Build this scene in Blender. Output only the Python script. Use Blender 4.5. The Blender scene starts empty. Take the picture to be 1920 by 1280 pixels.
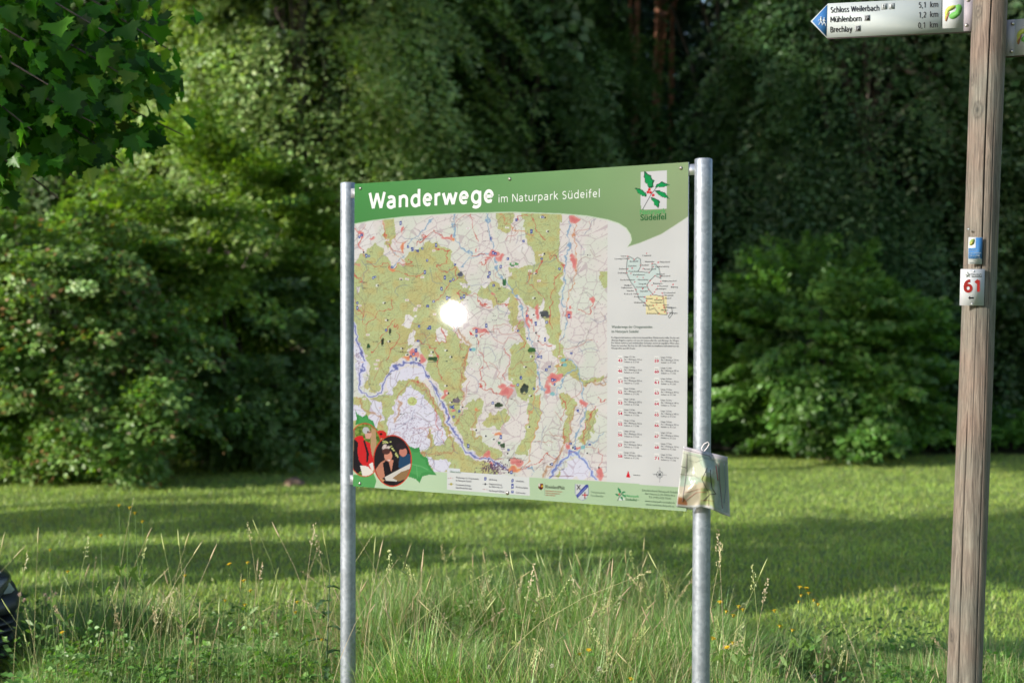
import bpy, math
import numpy as np
from mathutils import Matrix, Vector
R_ = math.radians
sc = bpy.context.scene
COL = sc.collection
# ------------------------------------------------------------------ camera
F = 50.0/36.0*1920.0          # focal length in photograph pixels (1920 wide)
EYE = np.array([0.0, 0.0, 1.6])
roll, pitch = 0.006, R_(-0.13)
fwd = np.array([0.0, math.cos(pitch), math.sin(pitch)])
rt = np.array([math.cos(roll), 0.0, math.sin(roll)])
upv = np.cross(rt, fwd); upv /= np.linalg.norm(upv)
rt = np.cross(fwd, upv)
cd = bpy.data.cameras.new('camera'); cam = bpy.data.objects.new('camera', cd); COL.objects.link(cam)
cd.lens = 50; cd.sensor_width = 36; cd.clip_start = 0.05; cd.clip_end = 2000
cam.matrix_world = Matrix(((rt[0], upv[0], -fwd[0], EYE[0]), (rt[1], upv[1], -fwd[1], EYE[1]), (rt[2], upv[2], -fwd[2], EYE[2]), (0, 0, 0, 1)))
cd.dof.use_dof = True; cd.dof.focus_distance = 5.15; cd.dof.aperture_fstop = 2.4; cd.dof.aperture_blades = 9
sc.camera = cam

def ray(px, py):
    return rt*(px-960)/F + upv*(640-py)/F + fwd
def at_depth(px, py, Y):
    d = ray(px, py); return EYE + d*(Y/d[1])
def proj(P):
    P = np.asarray(P, float) - EYE
    z = P@fwd
    return 960 + F*(P@rt)/z, 640 - F*(P@upv)/z

# panel plane from its four corners, 1.2 m high
def edge(top, bot, H=1.2):
    a, b = ray(*top), ray(*bot)
    Y = H/(a[2]/a[1]-b[2]/b[1])
    return EYE + a*(Y/a[1]), EYE + b*(Y/b[1])
TL, BL = edge((664.5, 345), (662.5, 911)); TR, BR = edge((1291.5, 304), (1286.5, 958))
zb = (BL[2]+BR[2])/2; PH = 1.2
U0 = np.array([(TL[0]+BL[0])/2, (TL[1]+BL[1])/2, zb]); U1 = np.array([(TR[0]+BR[0])/2, (TR[1]+BR[1])/2, zb])
PW = float(np.linalg.norm(U1-U0)); eu = (U1-U0)/PW; ev = np.array([0, 0, 1.0]); en = np.array([eu[1], -eu[0], 0.0])
# (a hair of lean, as the left and right edges show)
lean = -0.0065
ev = np.array([0, 0, 1.0]) - eu*lean*0; 
# ------------------------------------------------------------------ light: sun azimuth from the glint on the panel
v = ray(850, 588); v /= np.linalg.norm(v)
rf = v - 2*(v@en)*en
SUN_EL = R_(20)
az = math.atan2(rf[0], rf[1]) - R_(5)                     # from +Y clockwise towards +X
S = np.array([math.sin(az)*math.cos(SUN_EL), math.cos(az)*math.cos(SUN_EL), math.sin(SUN_EL)])
hv = S - v; hv /= np.linalg.norm(hv)              # coat normal turned to put the sun's glint here
w = bpy.data.worlds.new("World"); sc.world = w; w.use_nodes = True
nt = w.node_tree; bg = nt.nodes['Background']
sky = nt.nodes.new('ShaderNodeTexSky'); sky.sky_type = 'NISHITA'; sky.sun_disc = False
sky.sun_elevation = SUN_EL; sky.sun_rotation = az; sky.air_density = 1.0; sky.dust_density = 1.0
nt.links.new(sky.outputs[0], bg.inputs[0]); bg.inputs[1].default_value = 0.15
ld = bpy.data.lights.new('sun', 'SUN'); ld.energy = 4.6; ld.angle = R_(0.53); ld.color = (1.0, 0.96, 0.89)
lo = bpy.data.objects.new('sun', ld); COL.objects.link(lo)
lo.rotation_euler = Vector(S).to_track_quat('Z', 'Y').to_euler(); lo.location = (-20, -10, 12)
vs = sc.view_settings; vs.view_transform = 'Standard'; vs.look = 'None'; vs.gamma = 1; vs.exposure = 0.68
cy = sc.cycles
cy.max_bounces = 6; cy.diffuse_bounces = 3; cy.glossy_bounces = 3; cy.transmission_bounces = 4; cy.transparent_max_bounces = 6
cy.caustics_reflective = False; cy.caustics_refractive = False; cy.use_adaptive_sampling = True; cy.adaptive_threshold = 0.02
try: cy.use_denoising = True; cy.denoiser = 'OPENIMAGEDENOISE'
except Exception: pass

# ------------------------------------------------------------------ helpers
def lin(c, k=1.0):
    c = np.asarray(c, float)/255.0
    return np.where(c <= 0.04045, c/12.92, ((c+0.055)/1.055)**2.4)*k
def tag(o, label=None, cat=None, group=None, kind=None):
    if label: o['label'] = label
    if cat: o['category'] = cat
    if group: o['group'] = group
    if kind: o['kind'] = kind
    return o
def empty(name, loc, label, cat, group=None):
    o = bpy.data.objects.new(name, None); COL.objects.link(o); o.location = loc; o.empty_display_size = 0.1
    return tag(o, label, cat, group)
def fast(name, V, F_, mat, parent=None, col=None, smooth=False, off=None):
    """V (n,3) world coordinates; F_ list of int arrays (m,k). Local origin at the parent's location."""
    V = np.asarray(V, np.float32)
    if parent is not None:
        V = V - wloc(parent)
    elif off is not None:
        V = V - np.asarray(off, np.float32)
    me = bpy.data.meshes.new(name)
    me.vertices.add(len(V)); me.vertices.foreach_set('co', V.astype(np.float32).ravel())
    F_ = [np.asarray(f, np.int32) for f in F_ if len(f)]
    nl = sum(f.size for f in F_); npoly = sum(len(f) for f in F_)
    me.loops.add(nl); me.polygons.add(npoly)
    me.loops.foreach_set('vertex_index', np.concatenate([f.ravel() for f in F_]).astype(np.int32))
    tot = np.concatenate([np.full(len(f), f.shape[1]) for f in F_]).astype(np.int32)
    st = np.concatenate([[0], np.cumsum(tot)[:-1]]).astype(np.int32)
    me.polygons.foreach_set('loop_start', st)
    try: me.polygons.foreach_set('loop_total', tot)
    except Exception: pass
    if smooth: me.polygons.foreach_set('use_smooth', np.ones(npoly, bool))
    if col is not None:
        a = me.color_attributes.new('Col', 'FLOAT_COLOR', 'POINT')
        c = np.ones((len(V), 4), np.float32); c[:, :3] = col
        a.data.foreach_set('color', c.ravel())
    me.update(calc_edges=True)
    for m in (mat if isinstance(mat, (list, tuple)) else [mat]): me.materials.append(m)
    o = bpy.data.objects.new(name, me); COL.objects.link(o)
    if parent is not None: o.parent = parent
    elif off is not None: o.location = off
    return o
def wloc(o):
    l = np.array(o.location, np.float32)
    while o.parent: o = o.parent; l = l + np.array(o.location, np.float32)
    return l
class MB:
    """collects polygons of mixed size with per-vertex colour"""
    def __init__(s): s.v = []; s.c = []; s.f = {}; s.n = 0
    def add(s, V, faces, c=(1, 1, 1)):
        V = np.asarray(V, float)
        for f in faces: s.f.setdefault(len(f), []).append([i+s.n for i in f])
        s.v.append(V); c = np.asarray(c, float)
        s.c.append(np.broadcast_to(c, V.shape) if c.ndim == 1 else c); s.n += len(V)
    def build(s, name, mat, parent=None, smooth=False, col=True, off=None):
        return fast(name, np.concatenate(s.v), [np.array(f) for f in s.f.values()], mat, parent, np.concatenate(s.c) if col else None, smooth, off)
def rotframe(d):
    d = np.asarray(d, float); d = d/np.linalg.norm(d)
    a = np.array([0, 0, 1.0]) if abs(d[2]) < 0.9 else np.array([1.0, 0, 0])
    x = np.cross(a, d); x /= np.linalg.norm(x); y = np.cross(d, x)
    return x, y, d
def tube(mb, pts, rad, n=10, c=(1, 1, 1), cap=True):
    pts = np.asarray(pts, float); rad = np.broadcast_to(np.asarray(rad, float), (len(pts),))
    V = []; 
    tang = np.gradient(pts, axis=0)
    x, y, _ = rotframe(tang[0])
    for p, r, t in zip(pts, rad, tang):
        t = t/np.linalg.norm(t); x = x - (x@t)*t; x /= np.linalg.norm(x); y = np.cross(t, x)
        a = np.arange(n)*2*np.pi/n
        V.append(p + r*(np.cos(a)[:, None]*x + np.sin(a)[:, None]*y))
    V = np.concatenate(V); m = len(pts)
    fc = [(i*n+j, i*n+(j+1) % n, (i+1)*n+(j+1) % n, (i+1)*n+j) for i in range(m-1) for j in range(n)]
    if cap: fc += [tuple(range(n-1, -1, -1)), tuple((m-1)*n+j for j in range(n))]
    mb.add(V, fc, c)
def box(mb, o, ex, ey, ez, c=(1, 1, 1)):
    """box from corner o with edge vectors"""
    o, ex, ey, ez = [np.asarray(q, float) for q in (o, ex, ey, ez)]
    V = [o, o+ex, o+ex+ey, o+ey, o+ez, o+ex+ez, o+ex+ey+ez, o+ey+ez]
    mb.add(V, [(0, 3, 2, 1), (4, 5, 6, 7), (0, 1, 5, 4), (1, 2, 6, 5), (2, 3, 7, 6), (3, 0, 4, 7)], c)
def prism(mb, poly, n, t, c=(1, 1, 1)):
    """polygon extruded by -n*t"""
    P = np.asarray(poly, float); k = len(P); Q = P - np.asarray(n)*t
    mb.add(np.concatenate([P, Q]), [tuple(range(k)), tuple(range(2*k-1, k-1, -1))]+[(i, i+k, (i+1) % k+k, (i+1) % k) for i in range(k)], c)
def lathe(mb, p, axis, prof, n=16, c=(1, 1, 1)):
    x, y, d = rotframe(axis); p = np.asarray(p, float); V = []; a = np.arange(n)*2*np.pi/n
    for r, h in prof: V.append(p + d*h + r*(np.cos(a)[:, None]*x + np.sin(a)[:, None]*y))
    m = len(prof)
    fc = [(i*n+j, i*n+(j+1) % n, (i+1)*n+(j+1) % n, (i+1)*n+j) for i in range(m-1) for j in range(n)]
    fc += [tuple(range(n-1, -1, -1)), tuple((m-1)*n+j for j in range(n))]
    mb.add(np.concatenate(V), fc, c)

# ------------------------------------------------------------------ materials
def mat(name):
    m = bpy.data.materials.new(name); m.use_nodes = True
    return m, m.node_tree, m.node_tree.nodes, m.node_tree.links, m.node_tree.nodes['Principled BSDF']
def simple(name, c, rough=0.5, metal=0.0, noise=0.0, scale=20, bump=0.0):
    m, t, n, l, p = mat(name)
    p.inputs['Base Color'].default_value = (*c, 1); p.inputs['Roughness'].default_value = rough; p.inputs['Metallic'].default_value = metal
    if noise or bump:
        tc = n.new('ShaderNodeTexCoord'); nz = n.new('ShaderNodeTexNoise'); nz.inputs['Scale'].default_value = scale; nz.inputs['Detail'].default_value = 6
        l.new(tc.outputs['Object'], nz.inputs['Vector'])
        if noise:
            mr = n.new('ShaderNodeMapRange'); mr.inputs[1].default_value = .3; mr.inputs[2].default_value = .7; mr.inputs[3].default_value = 1-noise; mr.inputs[4].default_value = 1+noise
            mx = n.new('ShaderNodeMix'); mx.data_type = 'RGBA'; mx.blend_type = 'MULTIPLY'; mx.inputs[0].default_value = 1
            l.new(nz.outputs[0], mr.inputs[0]); l.new(mr.outputs[0], mx.inputs[7]); mx.inputs[6].default_value = (*c, 1)
            l.new(mx.outputs[2], p.inputs['Base Color'])
        if bump:
            b = n.new('ShaderNodeBump'); b.inputs[0].default_value = bump; b.inputs[1].default_value = 0.01
            l.new(nz.outputs[0], b.inputs['Height']); l.new(b.outputs[0], p.inputs['Normal'])
    return m
def leafmat(name, trans=0.35, gloss=0.08, rough=0.4):
    m, t, n, l, p = mat(name)
    n.remove(p); out = n['Material Output']
    at = n.new('ShaderNodeAttribute'); at.attribute_name = 'Col'
    nz = n.new('ShaderNodeTexNoise'); nz.inputs['Scale'].default_value = 1.2; nz.inputs['Detail'].default_value = 2
    tc = n.new('ShaderNodeTexCoord'); l.new(tc.outputs['Object'], nz.inputs['Vector'])
    mr = n.new('ShaderNodeMapRange'); mr.inputs[1].default_value = .3; mr.inputs[2].default_value = .7; mr.inputs[3].default_value = .8; mr.inputs[4].default_value = 1.2
    l.new(nz.outputs[0], mr.inputs[0])
    mx = n.new('ShaderNodeMix'); mx.data_type = 'RGBA'; mx.blend_type = 'MULTIPLY'; mx.inputs[0].default_value = 1
    l.new(at.outputs['Color'], mx.inputs[6]); l.new(mr.outputs[0], mx.inputs[7])
    d = n.new('ShaderNodeBsdfDiffuse'); tr = n.new('ShaderNodeBsdfTranslucent'); g = n.new('ShaderNodeBsdfGlossy'); g.inputs['Roughness'].default_value = rough
    g.inputs['Color'].default_value = (.9, .95, .85, 1)
    l.new(mx.outputs[2], d.inputs[0])
    tm = n.new('ShaderNodeMix'); tm.data_type = 'RGBA'; tm.blend_type = 'MULTIPLY'; tm.inputs[0].default_value = 1; tm.inputs[7].default_value = (1.35, 1.5, .4, 1)
    l.new(mx.outputs[2], tm.inputs[6]); l.new(tm.outputs[2], tr.inputs[0])
    m1 = n.new('ShaderNodeMixShader'); m1.inputs[0].default_value = trans; l.new(d.outputs[0], m1.inputs[1]); l.new(tr.outputs[0], m1.inputs[2])
    m2 = n.new('ShaderNodeMixShader'); m2.inputs[0].default_value = gloss; l.new(m1.outputs[0], m2.inputs[1]); l.new(g.outputs[0], m2.inputs[2])
    l.new(m2.outputs[0], out.inputs['Surface'])
    return m
M_leaf = leafmat('leaf', .40, .035, .45)
M_shadeleaf = leafmat('conifer_leaf', .15, .05, .5)
M_maple = leafmat('maple_leaf', .55, .015, .4)
M_grass = leafmat('grass_blade', .32, .04, .5)
M_bark = simple('bark', (0.10, 0.08, 0.06), .9, 0, .4, 9, .6)
M_pinebark = simple('pine_bark', (0.5, 0.23, 0.14), .9, 0, .4, 7, .6)  # bark coloured bright to give the trunks a sunlit reddish glow
# printed sheet under glossy laminate: colour from the print, glint from a coat normal turned to mirror the sun
def printmat(name, coat=1.0, crough=0.008):
    m, t, n, l, p = mat(name)
    at = n.new('ShaderNodeAttribute'); at.attribute_name = 'Col'; l.new(at.outputs['Color'], p.inputs['Base Color'])
    p.inputs['Roughness'].default_value = .6; p.inputs['Specular IOR Level'].default_value = .2
    p.inputs['Coat Weight'].default_value = coat*.6; p.inputs['Coat Roughness'].default_value = crough
    return m, n, l, p
M_print, n_, l_, p_ = printmat('printed_laminate')
cn = n_.new('ShaderNodeCombineXYZ')
for i in range(3): cn.inputs[i].default_value = hv[i]
nz = n_.new('ShaderNodeTexNoise'); nz.inputs['Scale'].default_value = 14; nz.inputs['Detail'].default_value = 1
bp = n_.new('ShaderNodeBump'); bp.inputs[0].default_value = .05; bp.inputs[1].default_value = .0006
tc = n_.new('ShaderNodeTexCoord'); l_.new(tc.outputs['Object'], nz.inputs['Vector']); l_.new(nz.outputs[0], bp.inputs['Height'])
l_.new(cn.outputs[0], bp.inputs['Normal']); l_.new(bp.outputs[0], p_.inputs['Coat Normal']); p_.inputs['Specular IOR Level'].default_value = 0; p_.inputs['Coat Roughness'].default_value = .02; p_.inputs['Coat Weight'].default_value = .035
M_plate, _, _, _ = printmat('painted_plate', .4, .35)
M_alu = simple('aluminium', (.62, .62, .64), .4, .9)
M_steelscrew = simple('screw_steel', (.42, .38, .34), .35, 1.0)
M_recess = simple('recess_shade', (.10, .08, .09), .5)
# galvanised steel
M_galv, t_, n_, l_, p_ = mat('galvanised_steel')
tc = n_.new('ShaderNodeTexCoord'); vo = n_.new('ShaderNodeTexVoronoi'); vo.inputs['Scale'].default_value = 90; nz = n_.new('ShaderNodeTexNoise'); nz.inputs['Scale'].default_value = 7; nz.inputs['Detail'].default_value = 7
l_.new(tc.outputs['Object'], vo.inputs['Vector']); l_.new(tc.outputs['Object'], nz.inputs['Vector'])
cr = n_.new('ShaderNodeValToRGB'); cr.color_ramp.elements[0].position = .3; cr.color_ramp.elements[0].color = (.20, .22, .25, 1); cr.color_ramp.elements[1].position = .75; cr.color_ramp.elements[1].color = (.31, .34, .38, 1)
ad = n_.new('ShaderNodeMath'); ad.operation = 'MULTIPLY_ADD'; ad.inputs[1].default_value = .3
sv = n_.new('ShaderNodeSeparateColor'); l_.new(vo.outputs['Color'], sv.inputs[0]); l_.new(sv.outputs[0], ad.inputs[0]); 
m_ = n_.new('ShaderNodeMath'); m_.operation = 'MULTIPLY'; m_.inputs[1].default_value = .75; l_.new(nz.outputs[0], m_.inputs[0]); l_.new(m_.outputs[0], ad.inputs[2])
l_.new(ad.outputs[0], cr.inputs[0]); l_.new(cr.outputs[0], p_.inputs['Base Color']); p_.inputs['Metallic'].default_value = .55
mr = n_.new('ShaderNodeMapRange'); mr.inputs[3].default_value = .38; mr.inputs[4].default_value = .62; l_.new(ad.outputs[0], mr.inputs[0]); l_.new(mr.outputs[0], p_.inputs['Roughness'])
b_ = n_.new('ShaderNodeBump'); b_.inputs[0].default_value = .25; b_.inputs[1].default_value = .002; l_.new(ad.outputs[0], b_.inputs['Height']); l_.new(b_.outputs[0], p_.inputs['Normal'])

# ------------------------------------------------------------------ ground
rng = np.random.default_rng(7)
def vnoise(x, y, s, seed=0):
    """smooth value noise in numpy"""
    r = np.random.default_rng(seed).random((64, 64)); X = x/s; Y = y/s
    i = np.floor(X).astype(int); j = np.floor(Y).astype(int); fx = X-i; fy = Y-j; fx = fx*fx*(3-2*fx); fy = fy*fy*(3-2*fy)
    g = lambda a, b: r[a % 64, b % 64]
    return (g(i, j)*(1-fx)+g(i+1, j)*fx)*(1-fy)+(g(i, j+1)*(1-fx)+g(i+1, j+1)*fx)*fy
def gz(x, y):
    x = np.asarray(x, float); y = np.asarray(y, float)
    h = (vnoise(x, y, 2.3, 3)-.5)*.05 + (vnoise(x, y, .7, 4)-.5)*.025
    hill = np.clip((y-21)/45, 0, 3)
    return h + hill*5.0 + np.clip((np.abs(x)-30)/60, 0, 3)*5*0
def dirt(x, y):
    """1 on the gravel pull-in at the left front"""
    e = vnoise(x, y, .5, 9)*.5
    return np.clip((( -2.0 - x) + e - .2)*5, 0, 1)*np.clip((6.75 - y + e*.5)*5, 0, 1)
gx = np.unique(np.concatenate([np.linspace(-400, -12, 14), np.linspace(-12, 12, 181), np.linspace(12, 400, 14)]))
gy = np.unique(np.concatenate([np.linspace(-300, 0, 10), np.linspace(0, 26, 181), np.linspace(26, 500, 24)]))
GX, GY = np.meshgrid(gx, gy); GZ = gz(GX, GY); nx, ny = len(gx), len(gy)
idx = np.arange(nx*ny).reshape(ny, nx)
GF = np.stack([idx[:-1, :-1], idx[:-1, 1:], idx[1:, 1:], idx[1:, :-1]], -1).reshape(-1, 4)
M_ground, t_, n_, l_, p_ = mat('meadow_soil')
at = n_.new('ShaderNodeAttribute'); at.attribute_name = 'Col'
nz = n_.new('ShaderNodeTexNoise'); nz.inputs['Scale'].default_value = 30; nz.inputs['Detail'].default_value = 8; tc = n_.new('ShaderNodeTexCoord'); l_.new(tc.outputs['Object'], nz.inputs['Vector'])
mr = n_.new('ShaderNodeMapRange'); mr.inputs[1].default_value = .3; mr.inputs[2].default_value = .7; mr.inputs[3].default_value = .6; mr.inputs[4].default_value = 1.4; l_.new(nz.outputs[0], mr.inputs[0])
mx = n_.new('ShaderNodeMix'); mx.data_type = 'RGBA'; mx.blend_type = 'MULTIPLY'; mx.inputs[0].default_value = 1; l_.new(at.outputs['Color'], mx.inputs[6]); l_.new(mr.outputs[0], mx.inputs[7])
l_.new(mx.outputs[2], p_.inputs['Base Color']); p_.inputs['Roughness'].default_value = .95
b_ = n_.new('ShaderNodeBump'); b_.inputs[0].default_value = .8; b_.inputs[1].default_value = .03; l_.new(nz.outputs[0], b_.inputs['Height']); l_.new(b_.outputs[0], p_.inputs['Normal'])
gc = np.zeros((nx*ny, 3)); xx, yy = GX.ravel(), GY.ravel()
gc[:] = (.13, .19, .045)
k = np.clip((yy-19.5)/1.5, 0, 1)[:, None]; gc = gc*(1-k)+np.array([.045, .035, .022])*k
k = dirt(xx, yy)[:, None]; gc = gc*(1-k)+np.array([.075, .06, .05])*k
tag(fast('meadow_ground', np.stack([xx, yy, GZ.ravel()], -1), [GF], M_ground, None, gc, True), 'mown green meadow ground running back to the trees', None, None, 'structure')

# ------------------------------------------------------------------ grass
def blades(x, y, h, wd, lean, az_, c, seg=3, curve=1.0):
    n = len(x); z = gz(x, y); ts = np.linspace(0, 1, seg+1)
    dx, dy = np.cos(az_), np.sin(az_); sx, sy = -dy, dx
    V = np.zeros((n, 2*seg+1, 3), np.float32)
    for i, t in enumerate(ts):
        o = lean*h*t**(1+curve); zz = z + h*t*(1-.25*lean*t) - .01
        cx, cy_ = x+dx*o, y+dy*o
        if i < seg:
            ww = wd*(1-t*.75)*.5
            V[:, 2*i] = np.stack([cx-sx*ww, cy_-sy*ww, zz], -1); V[:, 2*i+1] = np.stack([cx+sx*ww, cy_+sy*ww, zz], -1)
        else: V[:, 2*seg] = np.stack([cx, cy_, zz], -1)
    b = (np.arange(n)*(2*seg+1))[:, None]
    Q = [b+np.array([[2*i, 2*i+1, 2*i+3, 2*i+2]]) for i in range(seg-1)]
    T = b+np.array([[2*seg-2, 2*seg-1, 2*seg]])
    Cc = np.repeat(c[:, None, :], 2*seg+1, 1).reshape(-1, 3)
    return V.reshape(-1, 3), (np.concatenate(Q) if Q else np.zeros((0, 4), int)), T, Cc
def gcol(n, base, var=.25, yel=None, seed=0, yfrac=.15):
    r = np.random.default_rng(seed); c = np.array(base)[None]*(1+(r.random((n, 1))-.5)*2*var)*(1+(r.random((n, 3))-.5)*.2)
    if yel is not None:
        k = r.random(n) < yfrac; c[k] = np.array(yel)[None]*(1+(r.random((k.sum(), 1))-.5)*.5)
    return c
# mown meadow
n = 250000
yy = 6.3 + (19.9-6.3)*rng.random(n)**1.15; xx = (rng.random(n)*2-1)*(yy*.42+.8)
tuft = vnoise(xx, yy, .45, 21)*vnoise(xx, yy, .16, 22)
h = .03+.04*rng.random(n)+.08*np.clip(tuft-.5, 0, 1)
patch = vnoise(xx, yy, 1.5, 23)[:, None]
c = gcol(n, (.28, .40, .075), .3, (.34, .35, .13), 5, .12)
c = c*(1-patch*.35)+c*np.array([1.35, 1.1, 1.0])*patch*.35+0
V, Q, T, Cc = blades(xx, yy, h, .006+.003*rng.random(n), 1.1*rng.random(n)+.15, rng.random(n)*6.283, c, 2)
tag(fast('meadow_grass', V, [Q, T], M_grass, None, Cc), 'short mown meadow grass striped with tree shadows', 'grass', None, 'stuff')
# tall verge
vline = lambda x: np.clip(5.27-.617*np.asarray(x, float), 5.02, 5.74)
n = 250000
yy = 4.9+2.6*rng.random(n); xx = (rng.random(n)*2-1)*(yy*.42+.5)
kk = (dirt(xx, yy) < .3) & (yy > vline(xx)+.03) & (rng.random(n) < np.clip((7.35+.4*vnoise(xx, yy, .8, 31)-.45*np.clip(xx-.8, 0, 1.6)-yy)*2, 0, 1)); xx, yy = xx[kk], yy[kk]; n = len(xx)
cl = vnoise(xx, yy, .35, 32); big = np.clip((vnoise(xx, yy, 1.3, 33)), 0, 1)
base_h = np.where(xx < -.7, .25, np.where(xx < 1.0, .34, .20)); base_h = np.where(xx > 1.0, base_h*(1-.35*np.clip(yy-6, 0, 1)), base_h)
h = base_h*(.45+.85*rng.random(n))*(.55+.95*cl)*(.8+.45*big)
c = gcol(n, (.20, .35, .085), .3, (.42, .42, .22), 35, .18)
br = .12+.85*np.clip(vnoise(xx, yy, .45, 36)*1.6-.55, 0, 1)*np.where(xx < -.6, 1, .45)
sel = rng.random(n) < br*.36; c[sel] = np.array([.38, .28, .15])*(.6+.8*rng.random((sel.sum(), 1)))
V, Q, T, Cc = blades(xx, yy, h, .003+.006*rng.random(n)**2.5, .15+1.0*rng.random(n)**1.2, rng.random(n)*6.283, c, 4, .9)
tag(fast('verge_grass', V, [Q, T], M_grass, None, Cc), 'long uncut grass of the verge around the board posts', 'grass', None, 'stuff')
gw = np.random.default_rng(44); N = 420; wx = (gw.random(N)*2-1)*2.6; wy = vline(wx)+.1+gw.random(N)**1.3*1.7; kk = dirt(wx, wy) < .2; wx, wy = wx[kk], wy[kk]; N = len(wx)
WEEDS = (np.stack([wx, wy, gz(wx, wy)+.05+.12*gw.random(N)], -1), np.stack([gw.normal(size=N), gw.normal(size=N), .4+gw.random(N)], -1), .10+.16*gw.random(N))
# flowering grasses: stems with seed heads
mb = MB(); r = np.random.default_rng(41)
def seedstem(x, y, hh, ln, az_, kind, c):
    z0 = float(gz(x, y)); t = np.linspace(0, 1, 7)
    P = np.stack([x+np.cos(az_)*ln*hh*t**2.2, y+np.sin(az_)*ln*hh*t**2.2, z0+hh*t*(1-.2*ln*t)], -1)
    tube(mb, P, np.linspace(.0011, .0007, 7), 4, c, False)
    tip, d = P[-1], P[-1]-P[-2]; d /= np.linalg.norm(d); X, Y_, _ = rotframe(d)
    if kind == 0:      # slim spike
        lathe(mb, tip-d*.01, d, [(.0008, 0), (.0028, .012), (.003, .035), (.0022, .055), (.0006, .075)], 5, np.array(c)*1.15)
    elif kind == 1:    # ryegrass: alternating spikelets
        for i in range(11):
            s = 1 if i % 2 else -1; b = tip-d*.09+d*i*.011
            q = b+X*s*.005+d*.009
            mb.add([b, b+Y_*.0018+X*s*.002+d*.004, q, b-Y_*.0018+X*s*.002+d*.004], [(0, 1, 2, 3)], np.array(c)*1.1)
    else:              # loose tufted panicle
        for i in range(26):
            a = r.random()*6.28; k_ = r.random(); rr = (.014 if kind == 2 else .02)*(1-k_*.7)
            b = tip-d*.06+d*k_*.09+(X*np.cos(a)+Y_*np.sin(a))*rr*r.random(); e = b+d*.008+(X*np.cos(a)+Y_*np.sin(a))*.003
            w_ = Y_*.002+X*.001
            mb.add([b-w_*.3, (b+e)/2-w_, e, (b+e)/2+w_], [(0, 1, 2, 3)], np.array(c)*(.8+.5*r.random()))
for i in range(900):
    y = 4.9+2.1*r.random()**.8; x = (r.random()*2-1)*(y*.38+.2)
    if y < vline(x)+.08: continue
    if dirt(np.array([x]), np.array([y]))[0] > .2: continue
    if x > 1.0 and y > 6.2: continue
    hh = (.30+.25*r.random()) if x < -.6 else (.38+.22*r.random())
    if x < -.6 and r.random() < .3: continue
    if x > .9:
        hh *= .65
        if r.random() < .4: continue
    cc = [(.38, .33, .17), (.30, .34, .12), (.42, .32, .21), (.33, .36, .16)][r.integers(4)]
    seedstem(x, y, hh, .1+.6*r.random()**2, r.random()*6.28, [0, 0, 1, 1, 2][r.integers(5)], cc)
# the ones that stand out in the picture (tip pixel, depth, kind)
for (px, py, Y, k_, ln) in [(248, 945, 5.9, 1, .1), (746, 1048, 5.2, 1, .5), (930, 1061, 5.4, 1, .7), (962, 1066, 5.3, 0, .1), (998, 1073, 5.3, 2, .1), (1147, 1078, 5.3, 0, .05), (1205, 1082, 5.1, 2, .8),
        (1063, 1095, 5.2, 1, .4), (1347, 1010, 5.1, 2, .05), (1352, 1035, 5.0, 2, .1), (1412, 1075, 5.1, 2, .05), (1426, 1075, 5.1, 0, .2), (1437, 1100, 5.1, 2, .1), (1544, 1185, 5.15, 3, .05), (1546, 1205, 5.15, 3, .1), (1579, 1220, 5.15, 3, .1), (1582, 1175, 5.15, 1, .3), (1618, 1178, 5.15, 1, .5),
        (588, 995, 6.0, 2, .1), (596, 1018, 6.0, 2, .1), (485, 1000, 5.9, 0, .2), (523, 1005, 5.9, 0, .25), (466, 992, 6.0, 2, .1), (610, 1020, 5.9, 0, .1), (668, 1000, 5.8, 0, .3), (693, 1010, 5.8, 1, .3), (702, 1035, 5.7, 0, .05), (712, 1040, 5.6, 0, .1), (730, 1045, 5.6, 2, .02), (765, 1068, 5.5, 2, .3), (792, 1060, 5.4, 0, .05),
        (336, 1020, 5.8, 0, .1), (348, 1022, 5.8, 0, .3), (308, 1028, 5.8, 0, .1), (276, 1005, 6.0, 0, .4), (273, 1020, 6.0, 2, .1), (164, 1018, 6.1, 2, .1), (71, 1015, 6.1, 0, .02), (50, 1045, 6.1, 2, .1), (3, 1025, 6.1, 0, .1), (28, 1045, 6.1, 0, .4), (395, 1045, 5.8, 0, .2), (365, 1035, 5.8, 0, .3), (1245, 1090, 5.1, 2, .7), (1230, 1060, 5.2, 0, .3)]:
    Y = max(Y, float(vline((px-960)/F*Y))+.06); P = at_depth(px, py, Y); z0 = float(gz(P[0], P[1])); hh = (P[2]-z0)/(1-.2*ln); a = r.random()*2-1 + (0 if r.random() < .6 else 3.1)
    seedstem(P[0]-np.cos(a)*ln*hh, P[1]-np.sin(a)*ln*hh, hh, ln, a, k_, [(.45, .40, .22), (.40, .42, .18), (.48, .38, .26)][r.integers(3)])
tag(mb.build('seed_head_grass', M_grass), 'pale flowering grass stems with seed heads above the verge', 'grass', None, 'stuff')

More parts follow.
